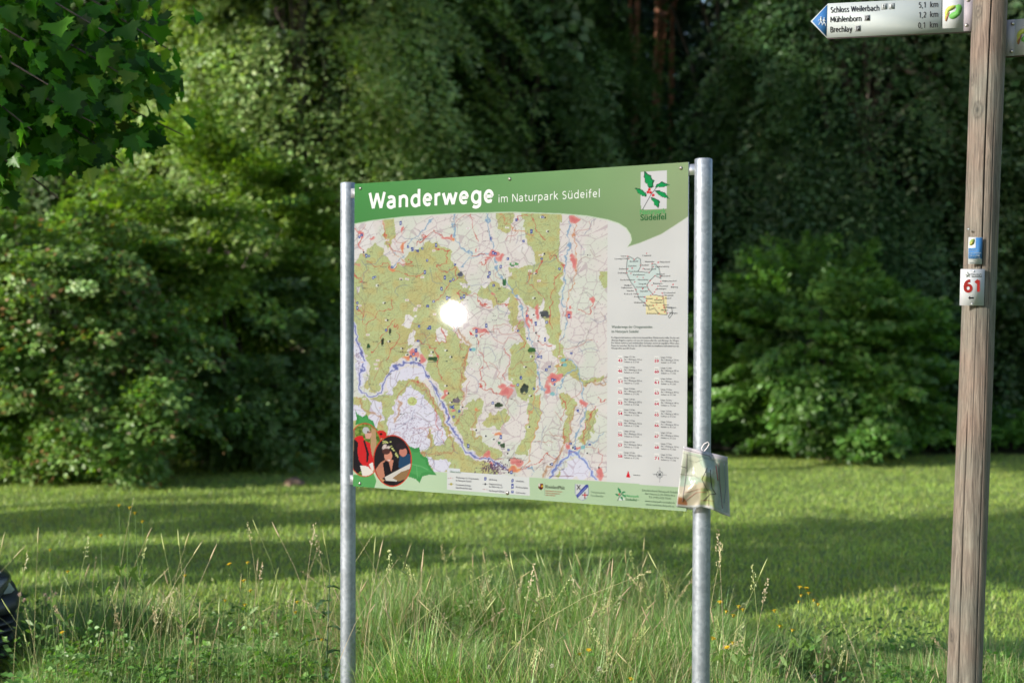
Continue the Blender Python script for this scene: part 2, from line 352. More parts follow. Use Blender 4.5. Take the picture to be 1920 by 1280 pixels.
# ------------------------------------------------------------------ wild flowers
M_petal = leafmat('petal', .25, .03, .5)
def flower_proto(kind):
    st, hd = MB(), MB()
    tube(st, [(0, 0, 0), (.01, .004, -.12), (.0, .0, -.30), (-.01, 0, -.5)], [.0011, .0013, .0015, .0017], 5, (.12, .2, .05), False)
    for s in (-1, 1): st.add([(.008, .003, -.16), (.008+s*.02, .006, -.135), (.008+s*.045, .0, -.13), (.008+s*.02, -.006, -.15)], [(0, 1, 2, 3)], (.11, .19, .04))
    if kind == 'yellow':
        for ring, (rr, m_, zz) in enumerate([(.0125, 14, .002), (.008, 10, .005)]):
            for i in range(m_):
                a = i*2*math.pi/m_+ring*.2; d = np.array([math.cos(a), math.sin(a), .25]); s = np.array([-math.sin(a), math.cos(a), 0])*.0023; o = np.array([0, 0, zz-.003])
                hd.add([o, o+d*rr*.6-s, o+d*rr, o+d*rr*.6+s], [(0, 1, 2, 3)], (.72, .46, .015))
        lathe(hd, (0, 0, -.008), (0, 0, 1), [(.0015, 0), (.004, .004), (.0045, .009), (.002, .011)], 8, (.42, .33, .03))
    else:
        rr_ = np.random.default_rng(5)
        pc = (.62, .58, .50) if kind == 'white' else (.50, .34, .34)
        for i in range(60):
            u = rr_.random(); a = rr_.random()*6.28; ph = math.acos(1-1.5*u)
            d = np.array([math.sin(ph)*math.cos(a), math.sin(ph)*math.sin(a), math.cos(ph)]); s = np.cross(d, (0, 0, 1.01)); s = s/(np.linalg.norm(s)+1e-6)*.0016
            o = d*.004; hd.add([o, o+d*.004-s, o+d*.0075, o+d*.004+s], [(0, 1, 2, 3)], np.array(pc)*(.8+.4*rr_.random()))
        lathe(hd, (0, 0, -.004), (0, 0, 1), [(.002, 0), (.005, .003), (.004, .007)], 8, (.2, .22, .1))
    return st, hd
protos = {}
def flower(kind, px, py, Y, name, label, cat, group):
    Y = max(Y, float(vline((px-960)/F*Y))+.12); P = at_depth(px, py, Y)
    rt_ = empty(name, P, label, cat, group); rt_.rotation_euler = (r.random()*.5-.1, r.random()*.4-.2, r.random()*6)
    if kind not in protos:
        a, b = flower_proto(kind)
        s_ = a.build('stem', M_grass, None); h_ = b.build('flower_head', M_petal, None); protos[kind] = (s_, h_)
        s_.parent = rt_; h_.parent = rt_
    else:
        for q in protos[kind]:
            c_ = q.copy(); COL.objects.link(c_); c_.parent = rt_
    # stems reach the ground
    for ch in rt_.children:
        if ch.name.startswith('stem'): ch.scale = (1, 1, max(.2, P[2]/.49))
    return rt_
YF = [(223, 947), (243, 951), (253, 961), (267, 977), (189, 1003), (94, 1030), (347, 1078), (430, 1057), (464, 1054), (457, 1088), (469, 1107), (422, 1125), (459, 1133), (554, 1147), (557, 1128), (117, 1185), (127, 1071), (603, 1198),
      (1087, 1225), (1104, 1218), (1183, 1272), (1385, 1136), (1393, 1142), (1452, 1144), (1462, 1173), (1486, 1180), (1362, 1145), (1375, 1153), (1350, 1128), (1337, 1196), (1374, 1204), (1363, 1213), (1500, 1100), (1512, 1102), (1516, 1111), (1502, 1115), (1526, 1124), (1534, 1132), (1498, 1127)]
places = ['tallest of the cluster left of the board, against the shaded meadow', 'second head of the tall cluster left of the board', 'third head of the tall cluster left of the board', 'lowest head of the tall cluster left of the board',
 'standing just left of the tall yellow cluster', 'alone near the parked car, over the shadow band', 'alone half way between tall cluster and left post', 'left one of the upper pair nearer the left post', 'right one of the upper pair nearer the left post', 'under the upper pair left of the post',
 'lower right of the group left of the post', 'small, lower left of the group left of the post', 'lowest of the group left of the post', 'lower of two close beside the left post', 'upper of two close beside the left post', 'low among brown grass by the car', 'small bud-like one left of the tall cluster', 'low at the foot of the left post',
 'left of two small ones under the board', 'right of two small ones under the board', 'at the bottom edge under the board', 'upper left of the knot right of the right post', 'just below the upper left one right of the post', 'midway between right post and small far cluster', 'largest one right of the right post', 'just right of the largest one', 'close beside the right post, mid height', 'second one out from the right post, mid height', 'highest one touching the right post', 'lowest left beside the right post', 'low pair beside right post, upper one', 'low pair beside right post, lower one',
 'top left of the small cluster between the posts', 'top right of the small cluster between the posts', 'right side of the small cluster between the posts', 'left side of the small cluster between the posts', 'lower right of the small cluster', 'rightmost of the small cluster before the wooden post', 'lowest left of the small cluster']
for i, ((px, py), pl) in enumerate(zip(YF, places)):
    Y = 5.7 if px < 620 else (4.9 if px < 1300 else 5.1)
    if px > 1495: Y = 5.4
    flower('yellow', px, py, Y+.2*r.random(), 'yellow_flower', 'yellow hawkbit flower, '+pl, 'flower', 'yellow flowers in the verge')
for (px, py), pl in zip([(917, 1251), (759, 1267), (1124, 1254), (1035, 1248), (1526, 1268), (997, 1277)], ['low under the board middle', 'low near the left post', 'low toward the right post', 'small one right of the board middle', 'at the bottom before the wooden post', 'at the bottom edge under the board']):
    flower('white', px, py, 4.9, 'clover_flower', 'white clover head, '+pl, 'flower', 'white clover heads')
for (px, py), pl in zip([(84, 1115), (104, 1113), (92, 1122), (37, 1114), (46, 1125)], ['upper left of the group right of the car', 'rightmost of the group right of the car', 'lower one of the group right of the car', 'touching the car bumper, upper', 'beside the car bumper, lower']):
    flower('pink', px, py, 6.2, 'clover_blossom', 'faded pink clover head, '+pl, 'flower', 'pink clover heads by the car')

# ------------------------------------------------------------------ foliage
def nrm(a): return a/(np.linalg.norm(a, axis=-1, keepdims=True)+1e-9)
def sprays(g, base, dr, L, n, ls, droop=.35, wid=.42, upn=.7, jit=.08, cols=None, tipc=None, tipf=.0):
    N = len(base); dr = nrm(dr); t = g.random((N, n))**.8; s = (g.random((N, n))*2-1)*wid*(.25+.75*np.sin(np.pi*np.clip(t*.9+.05, 0, 1)))
    side = nrm(np.cross(dr, np.array([0, 0, 1.0]))+1e-4)
    Lb = L[:, None, None]
    P = base[:, None]+dr[:, None]*t[..., None]*Lb+side[:, None]*s[..., None]*Lb
    P[..., 2] -= (droop*t**2+.12*np.abs(s))*L[:, None]
    P += (g.random((N, n, 3))-.5)*2*jit*Lb*np.array([.6, .6, 1])
    d = nrm(dr[:, None]*.7+side[:, None]*np.sign(s)[..., None]*.8+(g.random((N, n, 3))-.5)*1.0+np.array([0, 0, -.25]))
    nn = nrm(np.array([0, 0, upn*.6])+dr[:, None]*.4+S*.5+(g.random((N, 1, 3))-.5)*.9+(g.random((N, n, 3))-.5)*.9)
    w_ = nrm(np.cross(d, nn)); nn = np.cross(w_, d)
    sz = (ls*(.65+.7*g.random((N, n))))[..., None]
    V = np.stack([P, P+d*sz*.45+w_*sz*.36+nn*sz*.1, P+d*sz, P+d*sz*.45-w_*sz*.36+nn*sz*.1], 2).reshape(-1, 3)
    b = (np.arange(N*n)*4)[:, None]; Tq = np.concatenate([b+np.array([[0, 1, 2]]), b+np.array([[0, 2, 3]])])
    if cols is None: cols = (.05, .09, .02)
    c = np.array(cols)[None, None]*(1+(g.random((N, 1, 1))-.5)*.5)*(1+(g.random((N, n, 1))-.5)*.5)*(1+(g.random((N, n, 3))-.5)*.22)
    if tipc is not None:
        k_ = (g.random((N, n)) < tipf*(t > .6))[..., None]; c = np.where(k_, np.array(tipc)[None, None]*(.7+.6*g.random((N, n, 1))), c)
    return V, Tq, np.repeat(c.reshape(-1, 3), 4, 0)
def crownpts(g, n, c, rad, shell=(.55, .98), front=.35, low=-1.0):
    out = []
    while sum(len(o) for o in out) < n:
        q = nrm(g.normal(size=(n*3, 3))); keep = (q[:, 2] > low) & ((q[:, 1] < .2) | (g.random(len(q)) < front)); q = q[keep]
        out.append(q)
    q = np.concatenate(out)[:n]
    k_ = max(4, n//7); q = nrm(q[g.integers(k_, size=n)]+g.normal(size=(n, 3))*.10)
    lump = 1+.22*(vnoise(q[:, 0]*3+9, q[:, 2]*3+5+q[:, 1]*2, 1, int(g.integers(1000)))-.5)*2
    rr = (shell[0]+(shell[1]-shell[0])*g.random(n)**.6)*lump
    return np.array(c)+q*rr[:, None]*np.array(rad), nrm(q*np.array(rad))
def make_tree(name, label, cat, group, x, y, trunk_h, trunk_r, crowns, seed, bark=M_bark, lmat=M_leaf, lean=(0, 0), limbs=10):
    """crowns: list of dict(c=(dx,dy,z), r=(rx,ry,rz), S, L, n, ls, col, droop, ...)"""
    g = np.random.default_rng(seed); z0 = float(gz(x, y))
    root = empty(name, (x, y, z0), label, cat, group)
    tb = MB(); t = np.linspace(0, 1, 7)
    P = np.stack([x+lean[0]*t*trunk_h+.06*np.sin(t*5+seed), y+lean[1]*t*trunk_h, z0-.1+t*trunk_h], -1)
    tube(tb, P, trunk_r*(1-.75*t)*(1+.5*np.exp(-t*14)), 10)
    Vs, Ts, Cs, nn = [], [], [], 0
    for cr_ in crowns:
        cc = np.array([x+cr_['c'][0], y+cr_['c'][1], z0+cr_['c'][2]])
        b, d = crownpts(g, cr_['S'], cc, cr_['r'], cr_.get('shell', (.5, .95)), cr_.get('front', .4), cr_.get('low', -1))
        dd = d*np.array([1, 1, cr_.get('dz', .35)])+(g.random((len(d), 3))-.5)*.7
        L = cr_['L']*(.6+.8*g.random(len(b)))
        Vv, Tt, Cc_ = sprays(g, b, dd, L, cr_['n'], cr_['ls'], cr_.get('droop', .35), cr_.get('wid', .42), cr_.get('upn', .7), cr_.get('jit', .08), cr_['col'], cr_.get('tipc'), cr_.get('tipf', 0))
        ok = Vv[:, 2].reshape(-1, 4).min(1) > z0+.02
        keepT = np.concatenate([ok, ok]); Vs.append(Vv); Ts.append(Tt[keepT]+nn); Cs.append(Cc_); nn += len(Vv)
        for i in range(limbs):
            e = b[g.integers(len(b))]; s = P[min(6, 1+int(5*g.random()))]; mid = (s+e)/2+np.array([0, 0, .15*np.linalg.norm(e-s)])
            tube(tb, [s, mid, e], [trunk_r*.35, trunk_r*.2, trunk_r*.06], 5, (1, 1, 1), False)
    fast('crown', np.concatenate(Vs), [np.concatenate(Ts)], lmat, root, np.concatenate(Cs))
    tb.build('trunk', bark, root, True, False)
    return root
GT = 'shrubs at the edge of the wood'; GW = 'tall trees of the wood'  # leaf colours raised on sunlit crowns, lowered on shaded ones
XB = lambda px, Y: (px-960)/F*Y
# left: hazel with reddish shoot tips
make_tree('hazel_bush', 'broad leafy hazel bush with reddish shoot tips at the left edge of the meadow', 'bush', GT, XB(95, 15.6), 15.6, 2.2, .10,
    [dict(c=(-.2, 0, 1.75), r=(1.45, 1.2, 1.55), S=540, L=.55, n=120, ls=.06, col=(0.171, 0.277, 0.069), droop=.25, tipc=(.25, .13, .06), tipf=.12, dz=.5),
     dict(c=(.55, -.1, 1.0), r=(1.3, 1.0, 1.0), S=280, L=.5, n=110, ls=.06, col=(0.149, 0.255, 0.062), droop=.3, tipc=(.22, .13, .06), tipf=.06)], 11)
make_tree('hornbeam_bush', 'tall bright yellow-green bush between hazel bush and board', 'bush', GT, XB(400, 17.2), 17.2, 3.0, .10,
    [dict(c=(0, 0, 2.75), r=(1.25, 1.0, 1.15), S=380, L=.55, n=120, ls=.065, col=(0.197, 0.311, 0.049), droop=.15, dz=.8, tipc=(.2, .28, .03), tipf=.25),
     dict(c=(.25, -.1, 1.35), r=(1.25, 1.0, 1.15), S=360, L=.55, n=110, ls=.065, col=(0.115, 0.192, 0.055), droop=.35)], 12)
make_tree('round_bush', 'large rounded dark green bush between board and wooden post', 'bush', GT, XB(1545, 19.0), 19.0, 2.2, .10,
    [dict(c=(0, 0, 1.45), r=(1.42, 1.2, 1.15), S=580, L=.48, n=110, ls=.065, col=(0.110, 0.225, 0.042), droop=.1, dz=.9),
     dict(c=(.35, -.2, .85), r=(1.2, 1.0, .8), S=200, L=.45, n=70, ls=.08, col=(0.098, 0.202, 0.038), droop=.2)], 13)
# trees
be = dict(droop=.95, dz=.1, wid=.34, upn=.7, jit=.05)
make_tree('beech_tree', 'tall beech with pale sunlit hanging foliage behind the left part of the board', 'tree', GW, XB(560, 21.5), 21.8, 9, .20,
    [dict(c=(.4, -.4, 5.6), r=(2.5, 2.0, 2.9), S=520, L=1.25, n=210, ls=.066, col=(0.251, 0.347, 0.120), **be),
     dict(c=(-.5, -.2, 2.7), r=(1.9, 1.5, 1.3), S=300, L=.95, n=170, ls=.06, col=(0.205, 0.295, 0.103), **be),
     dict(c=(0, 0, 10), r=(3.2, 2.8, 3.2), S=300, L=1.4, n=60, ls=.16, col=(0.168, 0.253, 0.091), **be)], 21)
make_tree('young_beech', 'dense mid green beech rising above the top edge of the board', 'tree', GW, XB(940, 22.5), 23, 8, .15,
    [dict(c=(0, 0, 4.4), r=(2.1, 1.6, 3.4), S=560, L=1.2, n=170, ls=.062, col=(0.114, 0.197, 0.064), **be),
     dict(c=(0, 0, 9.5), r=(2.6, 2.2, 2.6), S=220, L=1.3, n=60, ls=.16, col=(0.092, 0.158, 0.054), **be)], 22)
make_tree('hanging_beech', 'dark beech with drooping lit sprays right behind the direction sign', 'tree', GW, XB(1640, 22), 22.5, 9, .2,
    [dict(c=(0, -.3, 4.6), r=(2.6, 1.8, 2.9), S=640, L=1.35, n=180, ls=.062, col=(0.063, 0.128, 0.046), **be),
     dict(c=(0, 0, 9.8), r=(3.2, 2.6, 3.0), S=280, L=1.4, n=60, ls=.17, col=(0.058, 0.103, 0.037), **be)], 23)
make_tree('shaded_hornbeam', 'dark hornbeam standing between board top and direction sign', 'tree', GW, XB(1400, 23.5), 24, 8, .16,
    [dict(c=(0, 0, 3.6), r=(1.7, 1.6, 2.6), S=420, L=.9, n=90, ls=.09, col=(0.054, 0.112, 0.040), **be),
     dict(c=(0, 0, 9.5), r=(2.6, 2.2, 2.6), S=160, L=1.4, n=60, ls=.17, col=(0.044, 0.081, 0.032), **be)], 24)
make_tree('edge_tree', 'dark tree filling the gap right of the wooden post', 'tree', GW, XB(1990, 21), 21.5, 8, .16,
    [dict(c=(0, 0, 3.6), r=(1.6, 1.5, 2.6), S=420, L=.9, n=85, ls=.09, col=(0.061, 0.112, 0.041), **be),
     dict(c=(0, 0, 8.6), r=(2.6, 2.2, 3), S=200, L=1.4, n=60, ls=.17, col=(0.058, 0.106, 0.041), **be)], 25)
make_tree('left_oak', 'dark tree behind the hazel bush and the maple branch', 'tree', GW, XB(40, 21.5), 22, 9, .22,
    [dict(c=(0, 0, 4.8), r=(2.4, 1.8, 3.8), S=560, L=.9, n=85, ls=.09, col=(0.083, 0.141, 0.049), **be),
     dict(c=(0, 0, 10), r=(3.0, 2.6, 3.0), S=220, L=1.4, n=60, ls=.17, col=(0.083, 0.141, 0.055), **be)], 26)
# pines deep in the wood
PL = ['reddish pine trunk deep in the wood, left of three above the board', 'reddish pine trunk deep in the wood, middle of three above the board', 'reddish pine trunk deep in the wood, right of three above the board', 'slanting pale trunk deep in the wood above the middle of the board', 'brown trunk in the shade between the left bush and the board post']
for i, (px, Y, rr, ln_) in enumerate([(1193, 26.5, .09, 0), (1226, 27.5, .10, 0), (1251, 28.2, .08, 0), (1058, 29, .07, .12), (570, 20.3, .16, 0)]):
    g = np.random.default_rng(60+i)
    make_tree('pine_tree' if i < 3 else 'slender_tree', PL[i], 'tree', 'bare trunks inside the wood', XB(px, Y), Y, 14 if i != 4 else 7, rr,
        [dict(c=(0, 0, 13 if i != 4 else 8.5), r=((2.0, 2.0, 2.4) if i != 4 else (.8, .8, .8)), S=120 if i != 4 else 14, L=1.3, n=60, ls=.16, col=(0.062, 0.111, 0.043), **be)], 60+i, M_pinebark if i < 3 else M_bark, M_shadeleaf, (ln_, 0), 4)
# back rows of the wood: spruces, each its own tree, meshes shared
def spruce(x, y, h, label, src=None, rz=0, s=1):
    z0 = float(gz(x, y))
    if src is None:
        g = np.random.default_rng(77); root = empty('spruce_tree', (x, y, z0), label, 'tree', 'dark spruces at the back')
        tb = MB(); tube(tb, [(x, y, z0-.1), (x, y, z0+h*.5), (x, y, z0+h)], [.18, .1, .02], 8); 
        N = 1100; zz = .3+(h-.5)*g.random(N)**1.1; a = g.random(N)*6.283; L = (1-zz/h)*2.6+.5; rr = L*.25*g.random(N)
        b = np.stack([x+np.cos(a)*rr, y+np.sin(a)*rr, z0+zz], -1); d = np.stack([np.cos(a), np.sin(a), np.full(N, -.1)], -1)
        Vv, Tt, Cc_ = sprays(g, b, d, L, 42, .17, .45, .22, .8, .06, (.036, .072, .034))
        fast('crown', Vv, [Tt], M_shadeleaf, root, Cc_); tb.build('trunk', M_bark, root, True, False)
    else:
        root = src.copy(); COL.objects.link(root); root.location = (x, y, z0); root['label'] = label
        for ch in src.children:
            c_ = ch.copy(); COL.objects.link(c_); c_.parent = root
    root.rotation_euler = (0, 0, rz); root.scale = (s, s, s*1.05)
    return root
sp = None
SP = [(-9.5, 25), (-6.4, 27), (-3.4, 26), (-0.9, 27.5), (0.9, 30.5), (5.4, 27), (8.6, 25.5), (11.5, 27), (-12.5, 28), (-8, 32), (-4.6, 33), (-1.4, 35), (3.4, 38), (7.2, 32), (10.4, 33), (14, 31), (-14, 35), (6.3, 40), (0.8, 42), (-6, 41), (12, 41)]
for i, (x, y) in enumerate(SP):
    px = int(960+F*x/y)
    lab = 'dark spruce at the back of the wood, %s row, %s' % ('front' if y < 30 else ('middle' if y < 36.5 else 'rear'),
        'out beyond the left side' if px < 0 else ('out beyond the right side' if px > 1920 else ['behind the maple branch', 'behind the hazel bush', 'behind the beech', 'behind the left post', 'above the board heading', 'above the board middle', 'above the board logo', 'left of the direction sign', 'behind the direction sign', 'behind the wooden post'][min(9, px//192)]))
    o = spruce(x, y, 13, lab, sp, i*1.3, .9+.25*((i*37) % 10)/10)
    if sp is None: sp = o
V, T, Cc = sprays(gw, WEEDS[0], WEEDS[1], WEEDS[2], 26, .028, .1, .6, .8, .1, (.12, .24, .05))
tag(fast('clover_leaves', V, [T], M_leaf, None, Cc), 'small leafy weeds and clover among the verge grass', 'weeds', None, 'stuff')
# undergrowth at the foot of the trees
g = np.random.default_rng(90); N = 1500
ux = (g.random(N)*2-1)*9; uy = 17.6+2.0*np.clip(ux/4+.3, 0, 1)+g.random(N)*3.4
b = np.stack([ux, uy, gz(ux, uy)+.04+.35*g.random(N)], -1); d = np.stack([g.normal(size=N), g.normal(size=N)-.3, .9+g.random(N)], -1)
V, T, Cc = sprays(g, b, d, .28+.4*g.random(N), 55, .07, .2, .5, .6, .1, (.10, .23, .04))
tag(fast('undergrowth', V, [T], M_leaf, None, Cc), 'low nettles and seedlings under the edge of the wood', 'undergrowth', None, 'stuff')
# umbels left of the board
for i, (px, py) in enumerate([(478, 788), (496, 780), (512, 792), (392, 800)]):
    P = at_depth(px, py, 17.0); root = empty('umbel_flower', (P[0], P[1], 0), 'white umbel flower before the bushes, '+['leftmost of the three', 'highest of the three', 'rightmost of the three', 'single one further left'][i], 'flower', 'white umbels before the bushes')
    a_ = MB(); tube(a_, [(P[0], P[1], 0), (P[0]+.02, P[1], P[2]*.6), tuple(P)], [.004, .003, .002], 5, (.1, .18, .04), False)
    h_ = MB()
    for j in range(40):
        a = g.random()*6.28; rr = .06*math.sqrt(g.random()); q = P+np.array([rr*math.cos(a), rr*math.sin(a), .012-rr*.2]); 
        h_.add([q+(-.007, 0, 0), q+(0, -.007, .002), q+(.007, 0, 0), q+(0, .007, .002)], [(0, 1, 2, 3)], (.6, .6, .55))
        tube(a_, [tuple(P-(0, 0, .04)), tuple(q)], [.0008, .0006], 3, (.1, .18, .04), False)
    a_.build('stem', M_grass, root); h_.build('flower_head', M_petal, root)
# trees standing left of the picture that throw the long shadows
SC = dict(col=(.075, .12, .045), front=1, n=60, ls=.16)
su = -S[:2]/np.linalg.norm(S[:2])
OC = [('shadow_oak', 'tall unseen oak added on the left to shade the high wood behind', -10.0, 16.0, [dict(c=(0, 0, 11.6), r=(2.4, 2.2, 3.1), S=520, L=1.1, **SC)]),  # added oak, unseen, its high crown set to shade the wood
      ('shadow_oak', 'lower unseen oak added on the left to shade the round bush', -10.0, 13.6, [dict(c=(0, 0, 8.1), r=(1.8, 1.6, 1.0), S=220, L=.9, **SC)]),  # second added oak, unseen, crown height set for shade on the bush
      ('elm_tree', 'elm out on the left shading the meadow behind the posts', -9.0, 7.2, [dict(c=(0, 0, 5.4), r=(1.8, .75, .9), S=170, L=.6, **SC)]),
      ('lime_tree', 'lime tree out on the left shading the middle of the meadow', -14.0, 10.1, [dict(c=(0, 0, 4.7), r=(1.2, .18, .7), S=80, L=.42, **SC)]),
      ('ash_tree', 'ash tree out on the left whose shadow crosses the far meadow', -14.0, 12.2, [dict(c=(0, 0, 4.8), r=(1.2, .35, .7), S=90, L=.45, **SC)])]
for i, (nm, lb, x, p, cr_) in enumerate(OC):
    make_tree(nm, lb, 'tree', 'trees left of the picture', x, (p+su[1]*x)/su[0], cr_[0]['c'][2], .13, cr_, 120+i, limbs=5)

# maple branches hanging in at the top left
ML = np.array([(0, 0), (-.20, .06), (-.44, .0), (-.40, .13), (-.62, .30), (-.50, .36), (-.56, .52), (-.34, .50), (-.26, .60), (-.30, .76), (-.15, .76), (0, 1.0), (.15, .76), (.30, .76), (.26, .60), (.34, .50), (.56, .52), (.50, .36), (.62, .30), (.40, .13), (.44, .0), (.20, .06)])
g = np.random.default_rng(200)
mroot = empty('maple_tree', (-5.2, 7.6, 0), 'maple whose big lobed leaves hang in at the top left', 'tree', None)
tb = MB(); tube(tb, [(-5.2, 7.6, -.1), (-5.1, 7.6, 2), (-5.2, 7.5, 5), (-5.0, 7.5, 8)], [.22, .18, .15, .08], 12)
LP, LD = [], []
def mbranch(s, e, n_, sp_):
    s, e = np.array(s, float), np.array(e, float); t = np.linspace(0, 1, 8)[:, None]
    P = s*(1-t)+e*t; P[:, 2] += np.sin(t[:, 0]*np.pi)*.25-t[:, 0]**2*.1
    tube(tb, P, np.linspace(.02, .003, 8), 6, (1, 1, 1), False)
    for i in range(n_):
        k_ = g.random()**.7; p = P[0]*(1-k_)+P[-1]*k_+np.array([0, 0, np.sin(k_*np.pi)*.25-k_**2*.1]) + g.normal(size=3)*sp_*np.array([1, 1, .8])
        LP.append(p); LD.append(nrm((e-s)*.3/np.linalg.norm(e-s)+g.normal(size=3)*.45+np.array([0, -.1, -.75])))
# branch ends by pixel target on the tree's outer shell
ends = [(60, 40, 6.2), (200, 20, 6.4), (320, 55, 6.6), (100, 120, 6.0), (250, 110, 6.4), (330, 130, 6.7), (345, 215, 6.8), (60, 200, 6.1), (180, 190, 6.2), (270, 220, 6.6), (40, 280, 6.2), (140, 290, 6.3), (110, 330, 6.3), (230, 265, 6.5), (-60, 120, 6.2), (-60, 260, 6.2), (0, 60, 6.5), (150, 80, 6.9), (30, 160, 6.8), (130, 230, 6.9), (290, 10, 6.8), (-40, 330, 6.4)]
for i, (px, py, Y) in enumerate(ends):
    e = at_depth(px, py, Y); s = np.array([-4.6+.3*g.random(), 7.2+.5*(g.random()-.5), e[2]+.35+.5*g.random()])
    mbranch(s, e, 230, .17)
for i in range(26):    # the rest of the crown, outside the frame
    a = g.random()*6.28; e = np.array([-5.2+math.cos(a)*(1.2+1.4*g.random()), 6.6+math.sin(a)*(.5+.7*g.random()), 2.9+1.5*g.random()])
    if e[0] > -.40*e[1]+.0 and e[2] < 1.6+.27*e[1]: continue
    mbranch((-5.1, 7.2, e[2]-.2), e, 90, .3)
LP, LD = np.array(LP), np.array(LD)
lx, ly = proj(LP); lim = np.interp(lx, [-400, 0, 150, 230, 320, 370, 400], [330, 318, 318, 262, 240, 170, -60]); lim = lim+(vnoise(lx+900, LP[:, 2]*100, 45, 77)-.35)*130; kk = (ly < lim) | (lx < -60); LP, LD = LP[kk], LD[kk]; n = len(LP)
nn_ = nrm(g.normal(size=(n, 3))*.55+np.array([.15, -.25, .75])); W_ = nrm(np.cross(LD, nn_)); N_ = np.cross(W_, LD)
sz = (.05+.075*g.random(n)**1.3)[:, None]
Pm = LP[:, None]+W_[:, None]*(ML[None, :, 0, None]*sz[:, None])*1.05+LD[:, None]*(ML[None, :, 1, None]*sz[:, None])+N_[:, None]*((np.abs(ML[:, 0])*.35)[None, :, None]*sz[:, None])
Cn = (LP+LD*sz*.35)[:, None]; Vm = np.concatenate([Pm, Cn], 1).reshape(-1, 3); kk = len(ML)
Tm = np.concatenate([(np.arange(n)*(kk+1))[:, None]+np.array([[j, (j+1) % kk, kk]]) for j in range(kk)])
backlit = g.random((n, 1)) < .12; cm = np.where(backlit, np.array([.15, .26, .03]), np.array([.055, .16, .014]))*(.4+1.1*g.random((n, 1)))*(1+(g.random((n, 3))-.5)*.25)  # some leaves coloured lighter, as if lit from behind
fast('crown', Vm, [Tm], M_maple, mroot, np.repeat(cm, kk+1, 0)); tb.build('trunk', M_bark, mroot, True, False)

exec_parts = True
# ================================================================== INFORMATION BOARD
base = (U0+U1)/2; base = np.array([base[0], base[1], 0.0])
board = empty('information_board', base, 'hiking map board with green heading between two galvanised steel posts', 'information board')
def uv(u, v_, h=0.0): return U0+eu*u+ev*v_+en*h
def px2uv(px, py):
    d = ray(px, py); t = ((U0-EYE)@en)/(d@en); P = EYE+d*t-U0
    return P@eu, P@ev
# posts: solve lateral and depth offset from their pixel positions
A = []; bb = []
for (P0, s, px) in ((U0, -1, 652.5), (U1, 1, 1317)):
    k_ = (px-960)/F; du = eu*s; dn = -en
    A.append([du[0]-k_*du[1], dn[0]-k_*dn[1]]); bb.append(k_*P0[1]-P0[0])
a_off, d_off = np.linalg.solve(np.array(A), np.array(bb))
print('BOARD', PW, zb, 'offs', a_off, d_off, 'az', math.degrees(az), 'U0', U0, 'U1', U1)
PR = .0305
posts = []
for (P0, s, ytop, pxt, pxb) in ((U0, -1, 343, 652.5, 652.5), (U1, 1, 298, 1319, 1314)):
    c0 = P0+eu*s*a_off-en*d_off
    zt = at_depth(pxt, ytop, c0[1])[2]; Pt = at_depth(pxt, ytop, c0[1]); Pb = at_depth(pxb, 1280, c0[1])
    t0 = (0-.35-Pb[2])/(Pt[2]-Pb[2]); Pg = Pb+(Pt-Pb)*t0
    m_ = MB(); d = Pt-Pg; Ln = np.linalg.norm(d)
    prof = [(PR, 0)]+[(PR, Ln*i/24) for i in range(1, 24)]+[(PR, Ln-.003), (PR-.002, Ln-.0005), (PR-.004, Ln)]
    lathe(m_, Pg, d, prof, 48)
    o = m_.build('post', M_galv, board, True, False)
    m2 = MB(); lathe(m2, Pt-d/Ln*.0005, d, [(PR-.0045, 0), (PR-.005, .0012), (PR-.012, .002)], 32); m2.build('post_cap', M_alu, o, False, False)
    posts.append((Pg, Pt))
# panel body
m_ = MB(); T_ = .004
prism(m_, [uv(0, 0, -.0002), uv(PW, 0, -.0002), uv(PW, PH, -.0002), uv(0, PH, -.0002)], en, T_)
panel = m_.build('panel', M_alu, board, False, False)
# edge strip behind (dark back profile)
# brackets
for (P0, s, vlist) in ((0.0, -1, (PH-.055, .005)), (PW, 1, (PH-.045, .006))):
    for v0 in vlist:
        m_ = MB(); L_ = .05+a_off-.012
        box(m_, uv(P0-s*.05, v0, -T_-.0005), eu*s*L_, ev*.038, -en*.004)
        c0 = uv(P0+s*a_off, v0, -d_off)
        m_.build('bracket', M_alu, board, False, False)
        m3 = MB()
for (px, py) in ((676, 353.5), (956, 336), (1277, 315.5), (675, 906), (952, 923.5), (1275, 946)):
    u_, v_ = px2uv(px, py); m_ = MB(); lathe(m_, uv(u_, v_, .0006), en, [(.0065, 0), (.0065, .0012), (.005, .0035), (.002, .0045)], 14)
    s_ = m_.build('screw', M_steelscrew, board, True, False)
    m_ = MB(); lathe(m_, uv(u_, v_, .0046), en, [(.0022, 0), (.0022, .0006)], 6); m_.build('screw_recess_shade', M_recess, s_, False, False)  # dark hex disc on the head stands for the shade in its socket

